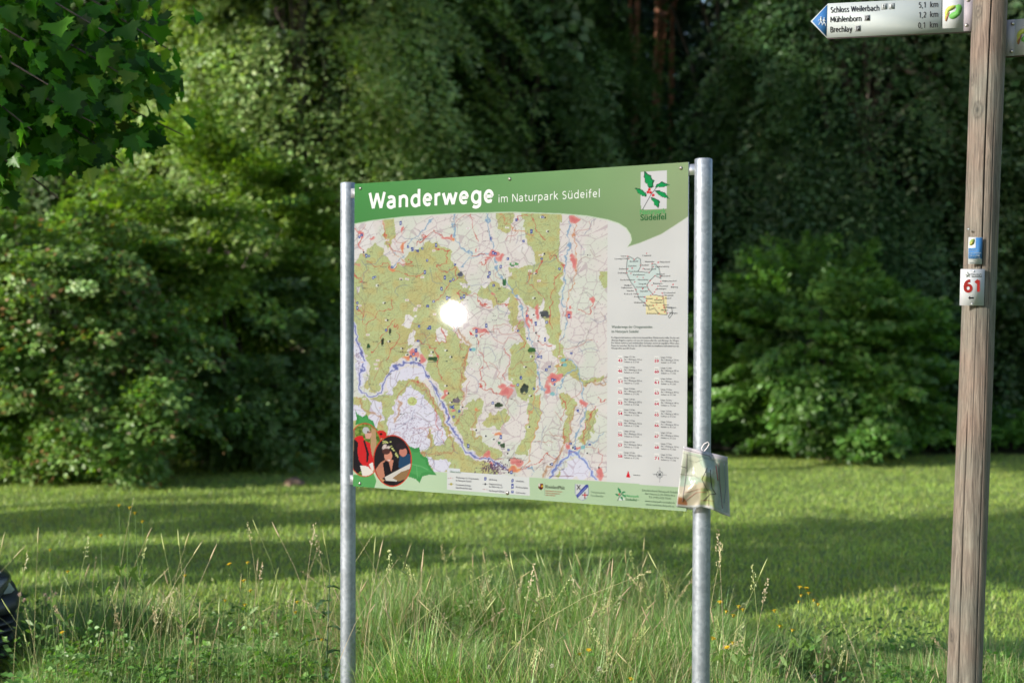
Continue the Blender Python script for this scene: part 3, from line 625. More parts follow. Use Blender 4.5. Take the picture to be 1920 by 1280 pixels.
# ------------------------------------------------------------------ printed artwork (colour per vertex on a fine grid)
NU, NV = 560, 480
us, vv_ = np.linspace(0, PW, NU), np.linspace(0, PH, NV)
UU, VV = np.meshgrid(us, vv_); WP = U0+UU[..., None]*eu+VV[..., None]*ev
PX, PY = proj(WP.reshape(-1, 3)); 
IMG = np.zeros((len(PX), 3)); REG = np.zeros(len(PX), int)
def inside(poly, x, y):
    poly = np.asarray(poly, float); r_ = np.zeros(len(x), bool); j = len(poly)-1
    for i in range(len(poly)):
        xi, yi = poly[i]; xj, yj = poly[j]
        if yi != yj:
            c_ = ((yi > y) != (yj > y)) & (x < (xj-xi)*(y-yi)/(yj-yi)+xi); r_ ^= c_
        j = i
    return r_
WX = PX+ (vnoise(PX, PY, 9, 301)-.5)*9+(vnoise(PX, PY, 3.5, 302)-.5)*3.5
WY = PY+ (vnoise(PX, PY, 9, 303)-.5)*9+(vnoise(PX, PY, 3.5, 304)-.5)*3.5
def bb_(pts, m_):
    p = np.asarray(pts, float); return np.where((PX > p[:, 0].min()-m_) & (PX < p[:, 0].max()+m_) & (PY > p[:, 1].min()-m_) & (PY < p[:, 1].max()+m_))[0]
def poly(pts, c, a=1.0, warp=False, clip=None):
    i = bb_(pts, 12 if warp else 2)
    if not len(i): return
    m_ = inside(pts, (WX if warp else PX)[i], (WY if warp else PY)[i]); i = i[m_]
    if clip is not None: i = i[clip[i]]
    IMG[i] = IMG[i]*(1-a)+np.array(c, float)*a
def line(pts, c, w_=1.2, a=1.0, warp=False, clip=None, dash=0):
    pts = np.asarray(pts, float); i = bb_(pts, 12)
    if not len(i): return
    x, y = (WX if warp else PX)[i], (WY if warp else PY)[i]; D = np.full(len(i), 1e9)
    for p, q in zip(pts[:-1], pts[1:]):
        d = q-p; L2 = d@d+1e-9; t = np.clip(((x-p[0])*d[0]+(y-p[1])*d[1])/L2, 0, 1)
        D = np.minimum(D, np.hypot(x-p[0]-t*d[0], y-p[1]-t*d[1]))
    al = np.clip(w_/2+.6-D, 0, 1)*a
    if clip is not None: al = al*clip[i]
    if dash: al = al*((((x+y) % dash) < dash*.55))
    IMG[i] = IMG[i]*(1-al[:, None])+np.array(c, float)*al[:, None]
def ell(cx, cy_, rx, ry, c, a=1.0, warp=False, clip=None, soft=0):
    i = bb_([(cx-rx, cy_-ry), (cx+rx, cy_+ry)], 10); x, y = (WX if warp else PX)[i], (WY if warp else PY)[i]
    q = np.hypot((x-cx)/rx, (y-cy_)/ry); al = np.clip((1-q)*min(rx, ry)/(soft+.5)+.5, 0, 1)*a
    if clip is not None: al = al*clip[i]
    IMG[i] = IMG[i]*(1-al[:, None])+np.array(c, float)*al[:, None]
def rect(x0, y0, x1, y1, c, a=1.0, sl=0.0, clip=None): poly([(x0, y0), (x1, y0+sl*(x1-x0)), (x1, y1+sl*(x1-x0)), (x0, y1)], c, a, False, clip)
WHT = (222, 224, 226)
IMG[:] = WHT
# header with curved lower edge and speech-bubble tail
cur = [(640, 424), (665, 420), (700, 413.5), (760, 406.5), (850, 400.5), (960, 398), (1050, 401), (1100, 405), (1140, 412.5), (1160, 419), (1174, 428), (1182, 440), (1184, 450), (1181, 457), (1176, 463), (1200, 455.5), (1240, 439), (1265, 423), (1310, 393)]
hd = inside(cur+[(1330, 250), (640, 250)], PX, PY)
tt = np.clip((PX-665)/625, 0, 1)[:, None]; ty = np.clip((PY-320)/100, 0, 1)[:, None]
hc = np.array([84, 160, 88])*(1-tt)+np.array([158, 182, 138])*tt-ty*np.array([4, 10, 4])
MAPR = (~hd) & (PX < 1139.5+(PY-400)*-.003) & (PY < np.interp(PX, [660, 820, 838, 990, 1140], [874, 884, 884, 894, 902.5]))
FOOT = (~hd) & (~MAPR) & (PY > np.interp(PX, [660, 820, 990, 1140, 1290], [874, 884, 894, 902.5, 914.5]))
# map base
fieldA, fieldB = np.array([229, 222, 216.]), np.array([214, 224, 205.])
kf = np.clip((vnoise(PX, PY, 24, 310)-.4)*3, 0, 1)[:, None]*.55
mapc = fieldA*(1-kf)+fieldB*kf; IMG[MAPR] = mapc[MAPR]
GRN = (192, 202, 146)
FOR = [[(660, 505), (672, 487), (690, 470), (708, 458), (722, 474), (735, 500), (758, 496), (768, 472), (790, 462), (800, 450), (815, 455), (845, 470), (850, 490), (872, 520), (884, 540), (870, 560), (862, 572), (842, 556), (832, 580), (838, 602), (852, 620), (868, 640), (882, 650), (874, 700), (864, 750), (860, 785), (850, 790), (830, 740), (812, 705), (800, 690), (795, 665), (785, 640), (775, 642), (765, 660), (745, 676), (732, 690), (722, 712), (708, 732), (692, 736), (684, 720), (692, 690), (684, 660), (670, 630), (660, 600)],
 [(722, 398), (746, 398), (738, 425), (742, 446), (726, 470), (718, 455), (722, 425)], [(928, 395), (962, 395), (958, 425), (950, 440), (932, 430)],
 [(978, 395), (1050, 395), (1052, 430), (1048, 480), (1056, 500), (1048, 560), (1050, 640), (1066, 680), (1052, 690), (1030, 650), (1022, 600), (1000, 575), (985, 572), (972, 556), (955, 550), (958, 505), (978, 498), (1004, 492), (1000, 470), (986, 452)],
 [(893, 556), (902, 540), (930, 528), (952, 540), (968, 560), (972, 610), (980, 640), (958, 652), (955, 700), (968, 742), (985, 752), (1002, 745), (1006, 710), (1010, 690), (992, 645), (978, 602), (958, 618), (952, 560), (930, 574), (914, 560)],
 [(655, 742), (692, 748), (712, 742), (735, 718), (748, 700), (775, 702), (802, 730), (826, 764), (842, 800), (852, 825), (874, 850), (905, 866), (935, 880), (930, 900), (850, 905), (800, 900), (700, 905), (655, 800)],
 [(886, 745), (905, 752), (905, 775), (890, 800), (898, 820), (925, 835), (945, 850), (930, 862), (895, 850), (868, 830), (852, 795)], [(905, 792), (920, 776), (948, 768), (955, 778), (938, 804), (915, 798)],
 [(990, 742), (1014, 738), (1012, 785), (1000, 825), (990, 850), (965, 852), (985, 815), (990, 780)], [(1046, 742), (1062, 735), (1080, 750), (1078, 775), (1068, 800), (1066, 830), (1054, 832), (1058, 800), (1062, 770)],
 [(1095, 772), (1122, 768), (1112, 805), (1096, 832), (1084, 826), (1098, 795)], [(1040, 690), (1065, 672), (1085, 690), (1092, 712), (1120, 708), (1132, 700), (1136, 712), (1095, 722), (1070, 705), (1050, 712)], [(1122, 512), (1142, 510), (1142, 540), (1126, 532)], [(1010, 395), (1022, 396), (1018, 400), (1012, 399)], [(1040, 892), (1060, 875), (1070, 862), (1078, 880), (1060, 900)]]
for q in FOR: poly(q, GRN, 1, True, MAPR)
GR = (np.abs(IMG-np.array(GRN)).sum(1) < 3) & MAPR
kb = np.clip((vnoise(PX, PY, 14, 320)-.45)*3, 0, 1)[:, None]*.55
IMG[GR] = (IMG*(1-kb)+np.array([205, 190, 128])*kb)[GR]
# white foreign plateau and river flats
for q in [[(742, 752), (758, 736), (772, 724), (790, 738), (815, 768), (834, 800), (838, 824), (826, 838), (814, 835), (809, 806), (802, 806), (804, 838), (790, 850), (786, 862), (760, 850), (745, 832), (730, 816), (726, 794), (735, 775)], [(694, 748), (716, 756), (720, 785), (706, 802), (700, 822), (692, 795)], [(655, 758), (682, 762), (680, 782), (655, 790)], [(802, 858), (838, 862), (846, 872), (836, 884), (815, 886)],
          [(735, 696), (770, 688), (795, 692), (800, 712), (775, 706), (748, 712), (730, 742), (722, 738), (728, 712)], [(660, 640), (674, 650), (688, 680), (680, 720), (672, 730), (668, 690)], [(1045, 898), (1062, 868), (1080, 856), (1098, 872), (1108, 896)]]:
    poly(q, (228, 226, 238), 1, True, MAPR)
ell(773, 752, 9, 8, (200, 214, 140), 1, False, MAPR)
for q in [[(665, 405), (700, 400), (705, 440), (690, 468), (668, 486), (655, 500)], [(668, 535), (677, 535), (676, 545), (671, 550)], [(761, 590), (778, 590), (776, 608), (770, 614), (754, 612)], [(772, 618), (780, 622), (776, 650), (766, 646)], [(822, 612), (840, 620), (832, 642), (815, 640)], [(863, 528), (882, 530), (878, 542), (866, 542)], [(903, 538), (915, 526), (922, 536), (912, 545)], [(1006, 598), (1016, 556), (1018, 560), (1020, 645), (1044, 650), (1040, 660), (1022, 662), (1010, 625)], [(968, 452), (990, 462), (992, 470), (978, 472)]]:
    poly(q, (233, 229, 224), 1, True, MAPR)
# contours and field mosaic
hN = vnoise(PX, PY, 30, 330)*9+vnoise(PX, PY, 12, 331)*3; ct = np.abs((hN*1.7) % 1-.5) < .10
isG = (IMG[:, 0]-IMG[:, 2] > 35) & MAPR
IMG[isG & ct] = IMG[isG & ct]*.72+np.array([168, 120, 80])*.28
pts = np.random.default_rng(340).random((620, 2))*np.array([500, 520])+np.array([650, 390])
d1 = np.full(len(PX), 1e9); d2 = np.full(len(PX), 1e9)
for p in pts:
    i = np.where((np.abs(PX-p[0]) < 50) & (np.abs(PY-p[1]) < 50))[0]; dd = np.hypot((PX[i]-p[0])*1.0+(PY[i]-p[1])*.25, (PY[i]-p[1]))
    a1 = d1[i]; m_ = dd < a1; d2[i] = np.where(m_, a1, np.minimum(d2[i], dd)); d1[i] = np.where(m_, dd, a1)
fe = ((d2-d1) < 1.1) & MAPR
IMG[fe & ~isG] = IMG[fe & ~isG]*.72+np.array([150, 120, 135])*.28
IMG[fe & isG] = IMG[fe & isG]*.86+np.array([120, 110, 90])*.14
d1v = vnoise(PX, PY, 2.2, 350); sp_ = (d1v > .86) & MAPR; IMG[sp_] = IMG[sp_]*.8+np.array([110, 100, 120])*.2
# rivers
LIL = (150, 154, 196); STR = (160, 190, 205)
rv = [(660, 600), (666, 622), (678, 652), (684, 676), (679, 700), (673, 722), (681, 740), (698, 745), (714, 735), (722, 712), (735, 692), (760, 681), (786, 681), (798, 698), (812, 722), (826, 752), (838, 772), (845, 796), (856, 822), (876, 846), (902, 858), (932, 868), (955, 882)]
line(rv, (215, 215, 240), 6.5, .8, True, MAPR); line(rv, LIL, 2.8, 1, True, MAPR); line(rv, (95, 105, 170), 1, .7, True, MAPR)
rv2 = [(1030, 896), (1050, 868), (1068, 848), (1084, 850), (1100, 870), (1118, 900)]
line(rv2, (205, 215, 240), 7, .8, True, MAPR); line(rv2, (150, 165, 215), 4, 1, True, MAPR); line(rv2, (100, 110, 175), 1, .7, True, MAPR)
for q in [[(1070, 400), (1066, 430), (1067, 458), (1060, 480), (1060, 512), (1054, 545), (1052, 562), (1062, 580), (1060, 620), (1052, 640)], [(912, 398), (918, 440), (928, 474), (934, 510), (952, 530), (970, 560), (978, 590), (990, 622), (1004, 660), (1010, 700), (1020, 735)], [(1132, 812), (1110, 832), (1095, 830), (1082, 852)], [(1035, 742), (1052, 722), (1068, 702), (1082, 690), (1078, 678), (1060, 672)], [(1085, 690), (1100, 770), (1088, 800), (1078, 836)],
          [(850, 402), (852, 440), (870, 470), (884, 472), (868, 500)], [(880, 487), (905, 478), (925, 470)], [(765, 460), (800, 425), (812, 408)], [(735, 500), (755, 482), (760, 478)], [(722, 455), (745, 478)], [(956, 885), (985, 870), (1000, 885)]]:
    line(q, STR, 2.2, .8, True, MAPR); line(q, (120, 150, 190), .7, .7, True, MAPR)
# valleys with brown slopes
for q in [[(860, 618), (868, 632), (882, 646), (878, 660), (868, 690), (866, 720), (868, 760), (858, 790)], [(740, 790), (752, 768), (746, 742), (768, 712), (790, 722), (812, 752), (830, 775), (846, 818), (850, 845), (830, 850), (800, 852), (780, 848)], [(1095, 722), (1112, 716), (1130, 722), (1138, 708)], [(668, 745), (690, 772), (712, 778), (716, 800)], [(1062, 820), (1050, 850), (1020, 890)], [(1078, 760), (1072, 790), (1066, 830)], [(1110, 775), (1100, 806), (1090, 826)], [(900, 765), (888, 795), (884, 810), (900, 822)], [(805, 808), (806, 838)]]:
    line(q, (196, 160, 120), 4, .45, True, MAPR); line(q, (180, 120, 90), 1, .6, True, MAPR)
# roads
for q in [[(1078, 400), (1076, 440), (1082, 470), (1080, 500), (1076, 530), (1066, 556), (1060, 580), (1065, 600)], [(1013, 745), (1012, 780), (1000, 820), (995, 850), (985, 870), (960, 880)], [(1065, 672), (1045, 690), (1036, 712)], [(660, 412), (720, 404), (722, 440), (730, 465), (745, 480), (775, 500)], [(985, 800), (990, 780), (1012, 720)], [(940, 402), (960, 430), (1000, 440)]]:
    line(q, (214, 150, 110), 1.6, .85, True, MAPR)
RED = (202, 92, 84)
trails = [[(735, 503), (752, 512), (770, 520), (790, 516), (797, 510)], [(690, 487), (703, 500), (722, 497), (735, 503), (752, 494), (772, 492)], [(818, 465), (820, 470), (840, 472), (834, 490), (817, 503), (838, 509), (853, 503)], [(722, 430), (722, 460), (742, 468), (758, 470), (760, 455)], [(782, 460), (795, 445), (812, 432), (830, 445), (845, 450), (850, 440)],
 [(881, 625), (893, 612), (910, 622), (905, 635)], [(893, 630), (900, 655), (912, 680), (918, 690)], [(895, 720), (912, 730), (935, 735), (950, 730), (958, 718)], [(1000, 400), (1008, 430), (1020, 450)], [(1028, 476), (1033, 485), (1038, 476), (1050, 495), (1058, 500), (1042, 520), (1034, 560), (1032, 620)], [(1016, 488), (1008, 505), (990, 515), (992, 530), (1010, 545), (1020, 560)], [(963, 560), (990, 580), (1000, 612), (1012, 640), (1030, 650)],
 [(1118, 560), (1105, 590), (1088, 580)], [(668, 578), (680, 590), (684, 608), (700, 602), (706, 588), (728, 580), (735, 580), (732, 560)], [(742, 608), (748, 630), (742, 648), (730, 660), (728, 675)], [(740, 600), (722, 625), (708, 650), (700, 662)], [(784, 640), (800, 648), (818, 655), (824, 672), (822, 690), (830, 710)], [(840, 590), (848, 610), (858, 625), (868, 655)], [(815, 625), (822, 645), (836, 638), (828, 615)],
 [(862, 545), (862, 562)], [(866, 550), (895, 556), (902, 570), (920, 575)], [(853, 500), (856, 520), (845, 530), (822, 560), (812, 566)], [(880, 480), (905, 478), (918, 484)], [(918, 484), (900, 498)], [(880, 400), (890, 430), (900, 450)], [(770, 710), (795, 720), (812, 745), (820, 790), (835, 830)], [(1060, 800), (1056, 830), (1070, 838)], [(1118, 760), (1108, 778), (1096, 800), (1094, 830)], [(900, 855), (930, 862), (945, 860)], [(955, 880), (1010, 870), (1024, 850), (1040, 860), (1052, 846)],
 [(1120, 840), (1132, 852), (1125, 880)], [(660, 512), (676, 524), (690, 528)], [(945, 655), (955, 670), (950, 690), (945, 710)], [(905, 690), (900, 710), (912, 728)], [(880, 655), (872, 690)], [(1120, 745), (1130, 755), (1138, 750)], [(660, 430), (675, 438), (676, 465), (686, 478)], [(965, 412), (985, 402)], [(975, 600), (968, 618), (985, 640), (978, 655)], [(1050, 742), (1060, 760), (1052, 790)], [(925, 560), (950, 572), (956, 570)]]
for q in trails: line(q, RED, 1.1, .9, True, MAPR)
gt = np.random.default_rng(360)
for i in range(190):
    p = np.array([665+gt.random()*470, 405+gt.random()*490]); a = gt.random()*6.28; q = [tuple(p)]
    for j in range(int(3+gt.integers(6))): a += gt.normal()*.6; p = p+np.array([math.cos(a), math.sin(a)])*(5+6*gt.random()); q.append(tuple(p))
    line(q, [(150, 120, 110), (190, 110, 100), (130, 130, 120), (120, 130, 160)][gt.integers(4)], .7, .65, False, MAPR)
# villages
for (x, y, rx, ry, c) in [(776, 662, 9, 8, 0), (766, 668, 12, 4, 1), (790, 672, 6, 12, 0), (905, 622, 13, 5, 0), (893, 614, 7, 4, 0), (948, 735, 12, 8, 0), (940, 725, 8, 5, 0), (960, 722, 6, 4, 0), (1040, 710, 14, 9, 0), (1026, 728, 5, 14, 0), (1078, 410, 10, 8, 0), (1076, 490, 5, 14, 0), (1070, 480, 4, 4, 0), (925, 474, 8, 8, 0), (937, 485, 6, 8, 0), (915, 486, 8, 3, 0), (990, 598, 5, 16, 0), (1007, 585, 3.5, 14, 0), (1068, 590, 6, 5, 0), (1072, 576, 4, 4, 0), (1125, 885, 6, 13, 0), (968, 866, 12, 6, 0), (962, 878, 14, 5, 1), (1094, 758, 7, 4.5, 0), (912, 850, 4, 8, 0), (1066, 838, 7, 6, 0), (1084, 838, 4, 4, 0), (677, 440, 6, 7, 0), (675, 460, 2.5, 8, 0), (698, 448, 5, 2, 0), (838, 446, 10, 3, 0), (850, 448, 5, 4, 1), (1112, 560, 6, 5, 0), (834, 738, 5, 10, 0), (934, 812, 5, 5, 1), (892, 770, 4, 3, 1), (735, 503, 5, 3.5, 1), (757, 463, 3, 5, 1), (851, 769, 4, 3, 0), (667, 497, 5, 2, 0), (925, 553, 4, 2, 0), (755, 430, 2, 6, 0), (920, 870, 6, 3, 0), (892, 470, 2, 3, 0)]:
    ell(x, y, rx, ry, [(226, 140, 134), (238, 164, 110)][c], .85, True, MAPR, 1); ell(x, y, rx*.55, ry*.55, (205, 100, 104), .4, True, MAPR, 1)
gt = np.random.default_rng(361)
for i in range(520):    # dense dark town and hamlets across the river
    x, y = (925+gt.normal()*12, 878+gt.normal()*7) if i < 230 else ((668+abs(gt.normal())*8, 665+gt.normal()*12) if i < 300 else (770+gt.normal()*24, 800+gt.normal()*22))
    if i >= 300 and not (735 < x < 832 and 740 < y < 845): continue
    ell(x, y, .5+gt.random(), .5+gt.random(), (96, 70, 98), .75 if i < 230 else .28, False, MAPR)
# photo thumbnails
for (x, y, w_, h_, c) in [(732, 621, 5, 10, (70, 74, 62)), (717, 640, 6, 12, (56, 62, 50)), (691, 648, 6, 10, (62, 92, 62)), (811, 672, 20, 9, (62, 92, 62)), (863, 514, 11, 9, (92, 96, 110)), (946, 530, 6, 14, (60, 110, 70)), (965, 495, 18, 6, (92, 150, 92)), (1022, 588, 18, 12, (84, 88, 92)), (998, 656, 15, 9, (70, 112, 66)), (983, 728, 14, 16, (66, 78, 70)), (856, 751, 14, 11, (120, 110, 118)), (934, 759, 17, 9, (60, 76, 56)), (943, 835, 10, 9, (74, 96, 72)), (936, 830, 5, 6, (60, 120, 76))]:
    for k_ in range(9):
        ell(x+(gt.random()-.5)*w_*.75, y+(gt.random()-.5)*h_*.7, w_*.22, h_*.25, np.array(c)*(.7+.7*gt.random()), .95, False, MAPR)
    rect(x-w_*.4, y-h_*.3, x+w_*.4, y+h_*.4, c, .75, 0, MAPR); rect(x-w_*.4, y+h_*.6, x+w_*.4, y+h_*.6+1.2, (90, 90, 96), .7, 0, MAPR)
# white route tabs, dots and blue symbols
for i in range(62):
    x, y = 672+gt.random()*460, 410+gt.random()*475; rect(x-3.5, y-1.8, x+3.5, y+1.8, (238, 234, 232), .85, 0, MAPR); rect(x-2, y-.6, x+2, y+.6, (190, 90, 100), .5, 0, MAPR)
for (x, y) in [(682, 473), (709, 535), (722, 568), (727, 600), (731, 640), (755, 653), (764, 665), (787, 676), (812, 660), (838, 657), (847, 669), (838, 723), (841, 737), (847, 754), (867, 763), (1017, 407), (1022, 408), (1028, 434), (1021, 476), (1005, 513), (1003, 559), (1001, 590), (1005, 624), (1009, 639), (998, 668), (986, 688), (996, 742), (993, 800), (911, 817), (926, 823), (952, 850), (955, 862), (954, 885), (1074, 839), (1101, 849), (1123, 876), (1032, 870), (893, 806), (1060, 675), (1054, 684)]:
    rect(x-4.5, y-2, x+1, y+2, (236, 236, 232), .8, 0, MAPR); ell(x, y, 1.7, 1.5, (22, 22, 30), 1, False, MAPR)
BI = [(751, 418), (678, 441), (674, 444), (687, 480), (692, 480), (765, 463), (773, 467), (783, 470), (792, 466), (818, 460), (801, 488), (735, 501), (797, 510), (700, 521), (704, 519), (834, 520), (845, 527), (850, 524), (828, 541), (853, 496), (670, 568), (670, 577), (802, 574), (813, 565), (838, 559), (842, 558), (865, 558), (870, 556), (786, 612), (802, 616), (806, 614), (724, 619), (784, 639), (893, 620), (893, 629), (882, 655), (780, 657), (770, 669), (775, 664), (780, 673), (804, 706), (845, 763), (850, 763), (861, 770), (851, 781), (878, 836), (968, 412), (1017, 407), (996, 434), (921, 447), (982, 452), (925, 474), (929, 476), (952, 485), (939, 500), (1016, 485), (1049, 504), (918, 512), (916, 519), (925, 535), (912, 610), (972, 620), (989, 592), (1005, 607), (1025, 604), (989, 634), (1022, 636), (1071, 662), (1010, 668), (1015, 669), (1030, 687), (1025, 693), (977, 708), (971, 721), (1001, 728), (1036, 712), (1041, 712), (1040, 720), (1067, 592), (924, 755), (1084, 770), (939, 819), (953, 843), (1070, 831), (1078, 839), (1106, 833), (1035, 870), (959, 885)]
for k_, (x, y) in enumerate(BI):
    hh = 2.3 if k_ % 3 else 3.6
    rect(x-2.2, y-hh, x+2.2, y+hh, (64, 84, 158), .95, 0, MAPR); rect(x-.8, y-hh*.35, x+.8, y+hh*.35, (226, 230, 240), .9, 0, MAPR)
for (x, y) in [(888, 655), (1056, 675), (1059, 684), (1036, 738), (1093, 838)]: ell(x, y, 4.5, 3.5, (130, 190, 192), .85, False, MAPR)
for i in range(70):   # tiny place names
    x, y = 672+gt.random()*455, 412+gt.random()*475; w_ = 3+5*gt.random()
    for k_ in range(int(w_)): rect(x+k_*1.7, y-.7, x+k_*1.7+1.2, y+.7, (92, 92, 92), .75 if gt.random() < .8 else .2, 0, MAPR)
poly([(880, 620), (881.5, 627.5), (889, 629)], (222, 40, 44), 1)
line([(1030, 892), (1075, 892)], (120, 60, 60), .8, .7, False, MAPR)
# header, footer, pale line
IMG[hd] = hc[hd]
line(cur[1:14], (214, 232, 208), 1.8, .9); line(cur[14:], (200, 216, 190), 1.0, .7)
fk = np.clip((PX-760)/500, 0, 1)[:, None]*.5+.2; fc_ = np.array([200, 224, 194])*(1-fk)+np.array([170, 200, 160])*fk
FB = FOOT & (PY > 0); IMG[FB] = fc_[FB]
line([(838, 930), (1286, 957)], (206, 228, 200), 3, .5)
# holly leaves and photo ovals at lower left
poly([(650, 905), (662, 890), (700, 886), (706, 900), (702, 914), (650, 914)], (92, 170, 98))
for q, w_ in (([(666, 768), (670, 776), (680, 781), (688, 777), (692, 785), (700, 789), (703, 799), (709, 806), (704, 812), (694, 800), (680, 794), (666, 796), (669, 784)], 1),
              ([(760, 827), (768, 836), (778, 840), (786, 838), (789, 850), (795, 856), (802, 857), (804, 870), (812, 882), (820, 891), (805, 889), (792, 893), (787, 905), (780, 898), (766, 893), (755, 890), (760, 860)], 1)):
    poly(q, (70, 152, 84)); c_ = np.mean(q, 0); poly([tuple(c_+(np.array(p)-c_)*.72) for p in q], (88, 170, 98), .7)
line([(770, 869), (790, 874), (802, 880)], (150, 205, 150), .8, .8); line([(781, 872), (783, 896)], (150, 205, 150), .6, .6)
ell(714, 814, 11, 7.5, (214, 52, 50)); ell(714.5, 813.5, 2.6, 2, (40, 20, 20))
def ovalclip(cx, cy_, rx, ry): return np.hypot((PX-cx)/rx, (PY-cy_)/ry) < 1
o1 = ovalclip(684, 843, 31, 49)
ell(684, 843, 32.5, 50.5, (214, 78, 54)); i1 = np.where(o1)[0]; IMG[i1] = (112, 140, 66)
nzz = vnoise(PX, PY, 3, 370)[:, None]; IMG[o1] = (np.array([70, 100, 40])*(1-nzz)+np.array([160, 180, 90])*nzz)[o1]
ap = lambda pts, c, cl, a=1: poly(pts, c, a, False, cl)
ap([(655, 795), (666, 795), (667, 890), (655, 890)], (150, 124, 96), o1); ap([(696, 800), (705, 806), (707, 885), (694, 885)], (190, 156, 118), o1)
ap([(703, 850), (722, 845), (722, 890), (700, 890)], (196, 180, 160), o1)
ap([(664, 824), (672, 818), (680, 822), (684, 835), (682, 880), (668, 888), (662, 880)], (34, 32, 38), o1)
ap([(664, 822), (670, 817), (680, 817), (684, 826), (694, 830), (697, 850), (703, 868), (698, 888), (690, 880), (680, 872), (673, 862), (670, 845), (672, 830)], (216, 46, 50), o1)
ap([(681, 826), (684, 824), (692, 850), (690, 866), (687, 866), (687, 848)], (40, 34, 40), o1)
ap([(675, 872), (690, 874), (700, 885), (690, 894), (680, 892)], (236, 230, 224), o1); ap([(692, 870), (698, 866), (704, 874), (698, 884)], (240, 232, 226), o1)
ap([(683, 808), (694, 806), (697, 814), (694, 822), (686, 822)], (222, 170, 150), o1); ell(686, 806.5, 6.2, 6.5, (196, 196, 196), 1, False, o1); ap([(688, 808), (696, 809), (695, 812), (688, 811)], (120, 90, 84), o1)
o2 = ovalclip(736, 863.5, 34.5, 46.5); ell(736, 863.5, 36.5, 48.5, (206, 68, 50)); IMG[o2] = (40, 36, 40)
for i in range(26): ell(717+i*1.25+gt.normal()*2, 822+i*1.3+gt.normal()*2.5, 1.6, 1.2, (214, 218, 140), .9, False, o2)
for i in range(12): ell(722+gt.normal()*4, 838+gt.normal()*3, 3, 2, (228, 208, 200), .8, False, o2)
ap([(704, 880), (714, 866), (722, 862), (726, 890), (712, 900)], (196, 134, 110), o2); ap([(718, 868), (726, 862), (734, 872), (742, 862), (748, 872), (745, 888), (722, 896)], (30, 26, 32), o2); ap([(728, 862), (738, 862), (734, 884)], (206, 140, 116), o2)
ell(728, 854, 7.5, 10.5, (216, 150, 126), 1, False, o2); ell(724, 846, 7.5, 5.5, (88, 56, 52), 1, False, o2); ap([(726, 862), (732, 861), (730, 864)], (240, 226, 220), o2)
ap([(749, 856), (756, 848), (772, 852), (776, 870), (752, 880), (747, 874)], (38, 76, 108), o2); ell(756, 847, 7.5, 8.5, (206, 136, 120), 1, False, o2); ell(752, 836, 9.5, 6.5, (50, 40, 48), 1, False, o2)
ap([(721, 894), (748, 880), (772, 867), (772, 880), (764, 896), (742, 902), (724, 901)], (214, 210, 204), o2); ap([(736, 896), (752, 884), (770, 878), (764, 896), (748, 902)], (150, 120, 84), o2); ap([(716, 902), (740, 902), (742, 912), (720, 910)], (30, 28, 32), o2); ap([(712, 894), (722, 900), (716, 904)], (200, 150, 110), o2)
# legend box
LEGQ = [(839, 877), (863, 878.5), (863, 884.5), (993, 894), (993, 929), (838, 918)]
poly(LEGQ, (224, 228, 230))
for (x, y, t_) in [(845, 896, 'r'), (846, 907, 'y'), (910, 897, 'b'), (910, 907, 'k'), (910, 917, 'g'), (961, 900.5, 'B'), (961, 911, 'D'), (961, 921, 'B')]:
    if t_ in 'bBD': rect(x-2.2, y-(4.6 if t_ == 'D' else 2.6), x+2.2, y+(4.6 if t_ == 'D' else 2.6), (70, 88, 165)); rect(x-1, y-1, x+1, y+1, (225, 228, 240))
    elif t_ == 'k': ell(x, y, 1.8, 1.6, (24, 24, 36)); line([(x-5, y), (x+5, y)], (100, 100, 110), .5, .7)
    elif t_ == 'y': ell(x, y, 2.6, 2, (190, 180, 70)); line([(x-5, y), (x+5, y)], (100, 100, 110), .5, .7)
    else: line([(x-5, y), (x+5, y)], (150, 110, 110), .5, .7); rect(x-1.5, y-2, x+1.5, y+2, (240, 236, 236)); rect(x-.5, y-1, x+.5, y+1, (190, 60, 70))
# park logo in header
Z2 = lambda L_: [(960+a/4.571, 290+b/4.571) for a, b in L_]
LOGQ = Z2([(1105, 150), (1330, 137), (1325, 465), (1105, 470)]); poly(LOGQ, (222, 224, 228))
def holly(f, dark, mid):
    for q in ([(1130, 135), (1165, 165), (1195, 180), (1200, 210), (1222, 222), (1210, 250), (1215, 275), (1190, 290), (1165, 280), (1160, 255), (1140, 240), (1140, 215), (1128, 190), (1135, 165)], [(1225, 285), (1240, 255), (1265, 245), (1285, 228), (1305, 240), (1350, 260), (1310, 275), (1280, 282), (1255, 278)],
              [(1225, 310), (1260, 305), (1285, 318), (1310, 322), (1325, 345), (1350, 380), (1310, 370), (1280, 360), (1255, 345)], [(1050, 285), (1080, 290), (1105, 295), (1125, 310), (1150, 330), (1155, 360), (1125, 358), (1100, 345), (1080, 330), (1065, 305)], [(1190, 365), (1220, 370), (1250, 385), (1270, 405), (1262, 425), (1258, 462), (1235, 440), (1215, 430), (1215, 410), (1195, 390)]):
        q = f(q); poly(q, dark); c_ = np.mean(q, 0); poly([tuple(c_+(np.array(p)-c_)*.78+np.array([-.3, .5])) for p in q], mid)
    line(f([(1240, 280), (1190, 345), (1120, 470)]), (70, 70, 74), .8)
holly(Z2, (36, 96, 66), (30, 158, 88))
for p in Z2([(1177, 300), (1165, 322), (1187, 325), (1210, 348)]): ell(p[0], p[1], 2.7, 2.7, (214, 40, 50))
# footer logo
poly([(1158, 936), (1163, 930), (1168, 932), (1172, 936), (1166, 938)], (222, 230, 228)); 
Z3 = lambda L_: [(1153+(a-1050)/300*21, 913+(b-135)/335*25) for a, b in L_]
holly(Z3, (40, 116, 80), (44, 150, 96)); ell(1161, 926, 1.5, 1.5, (205, 60, 60))
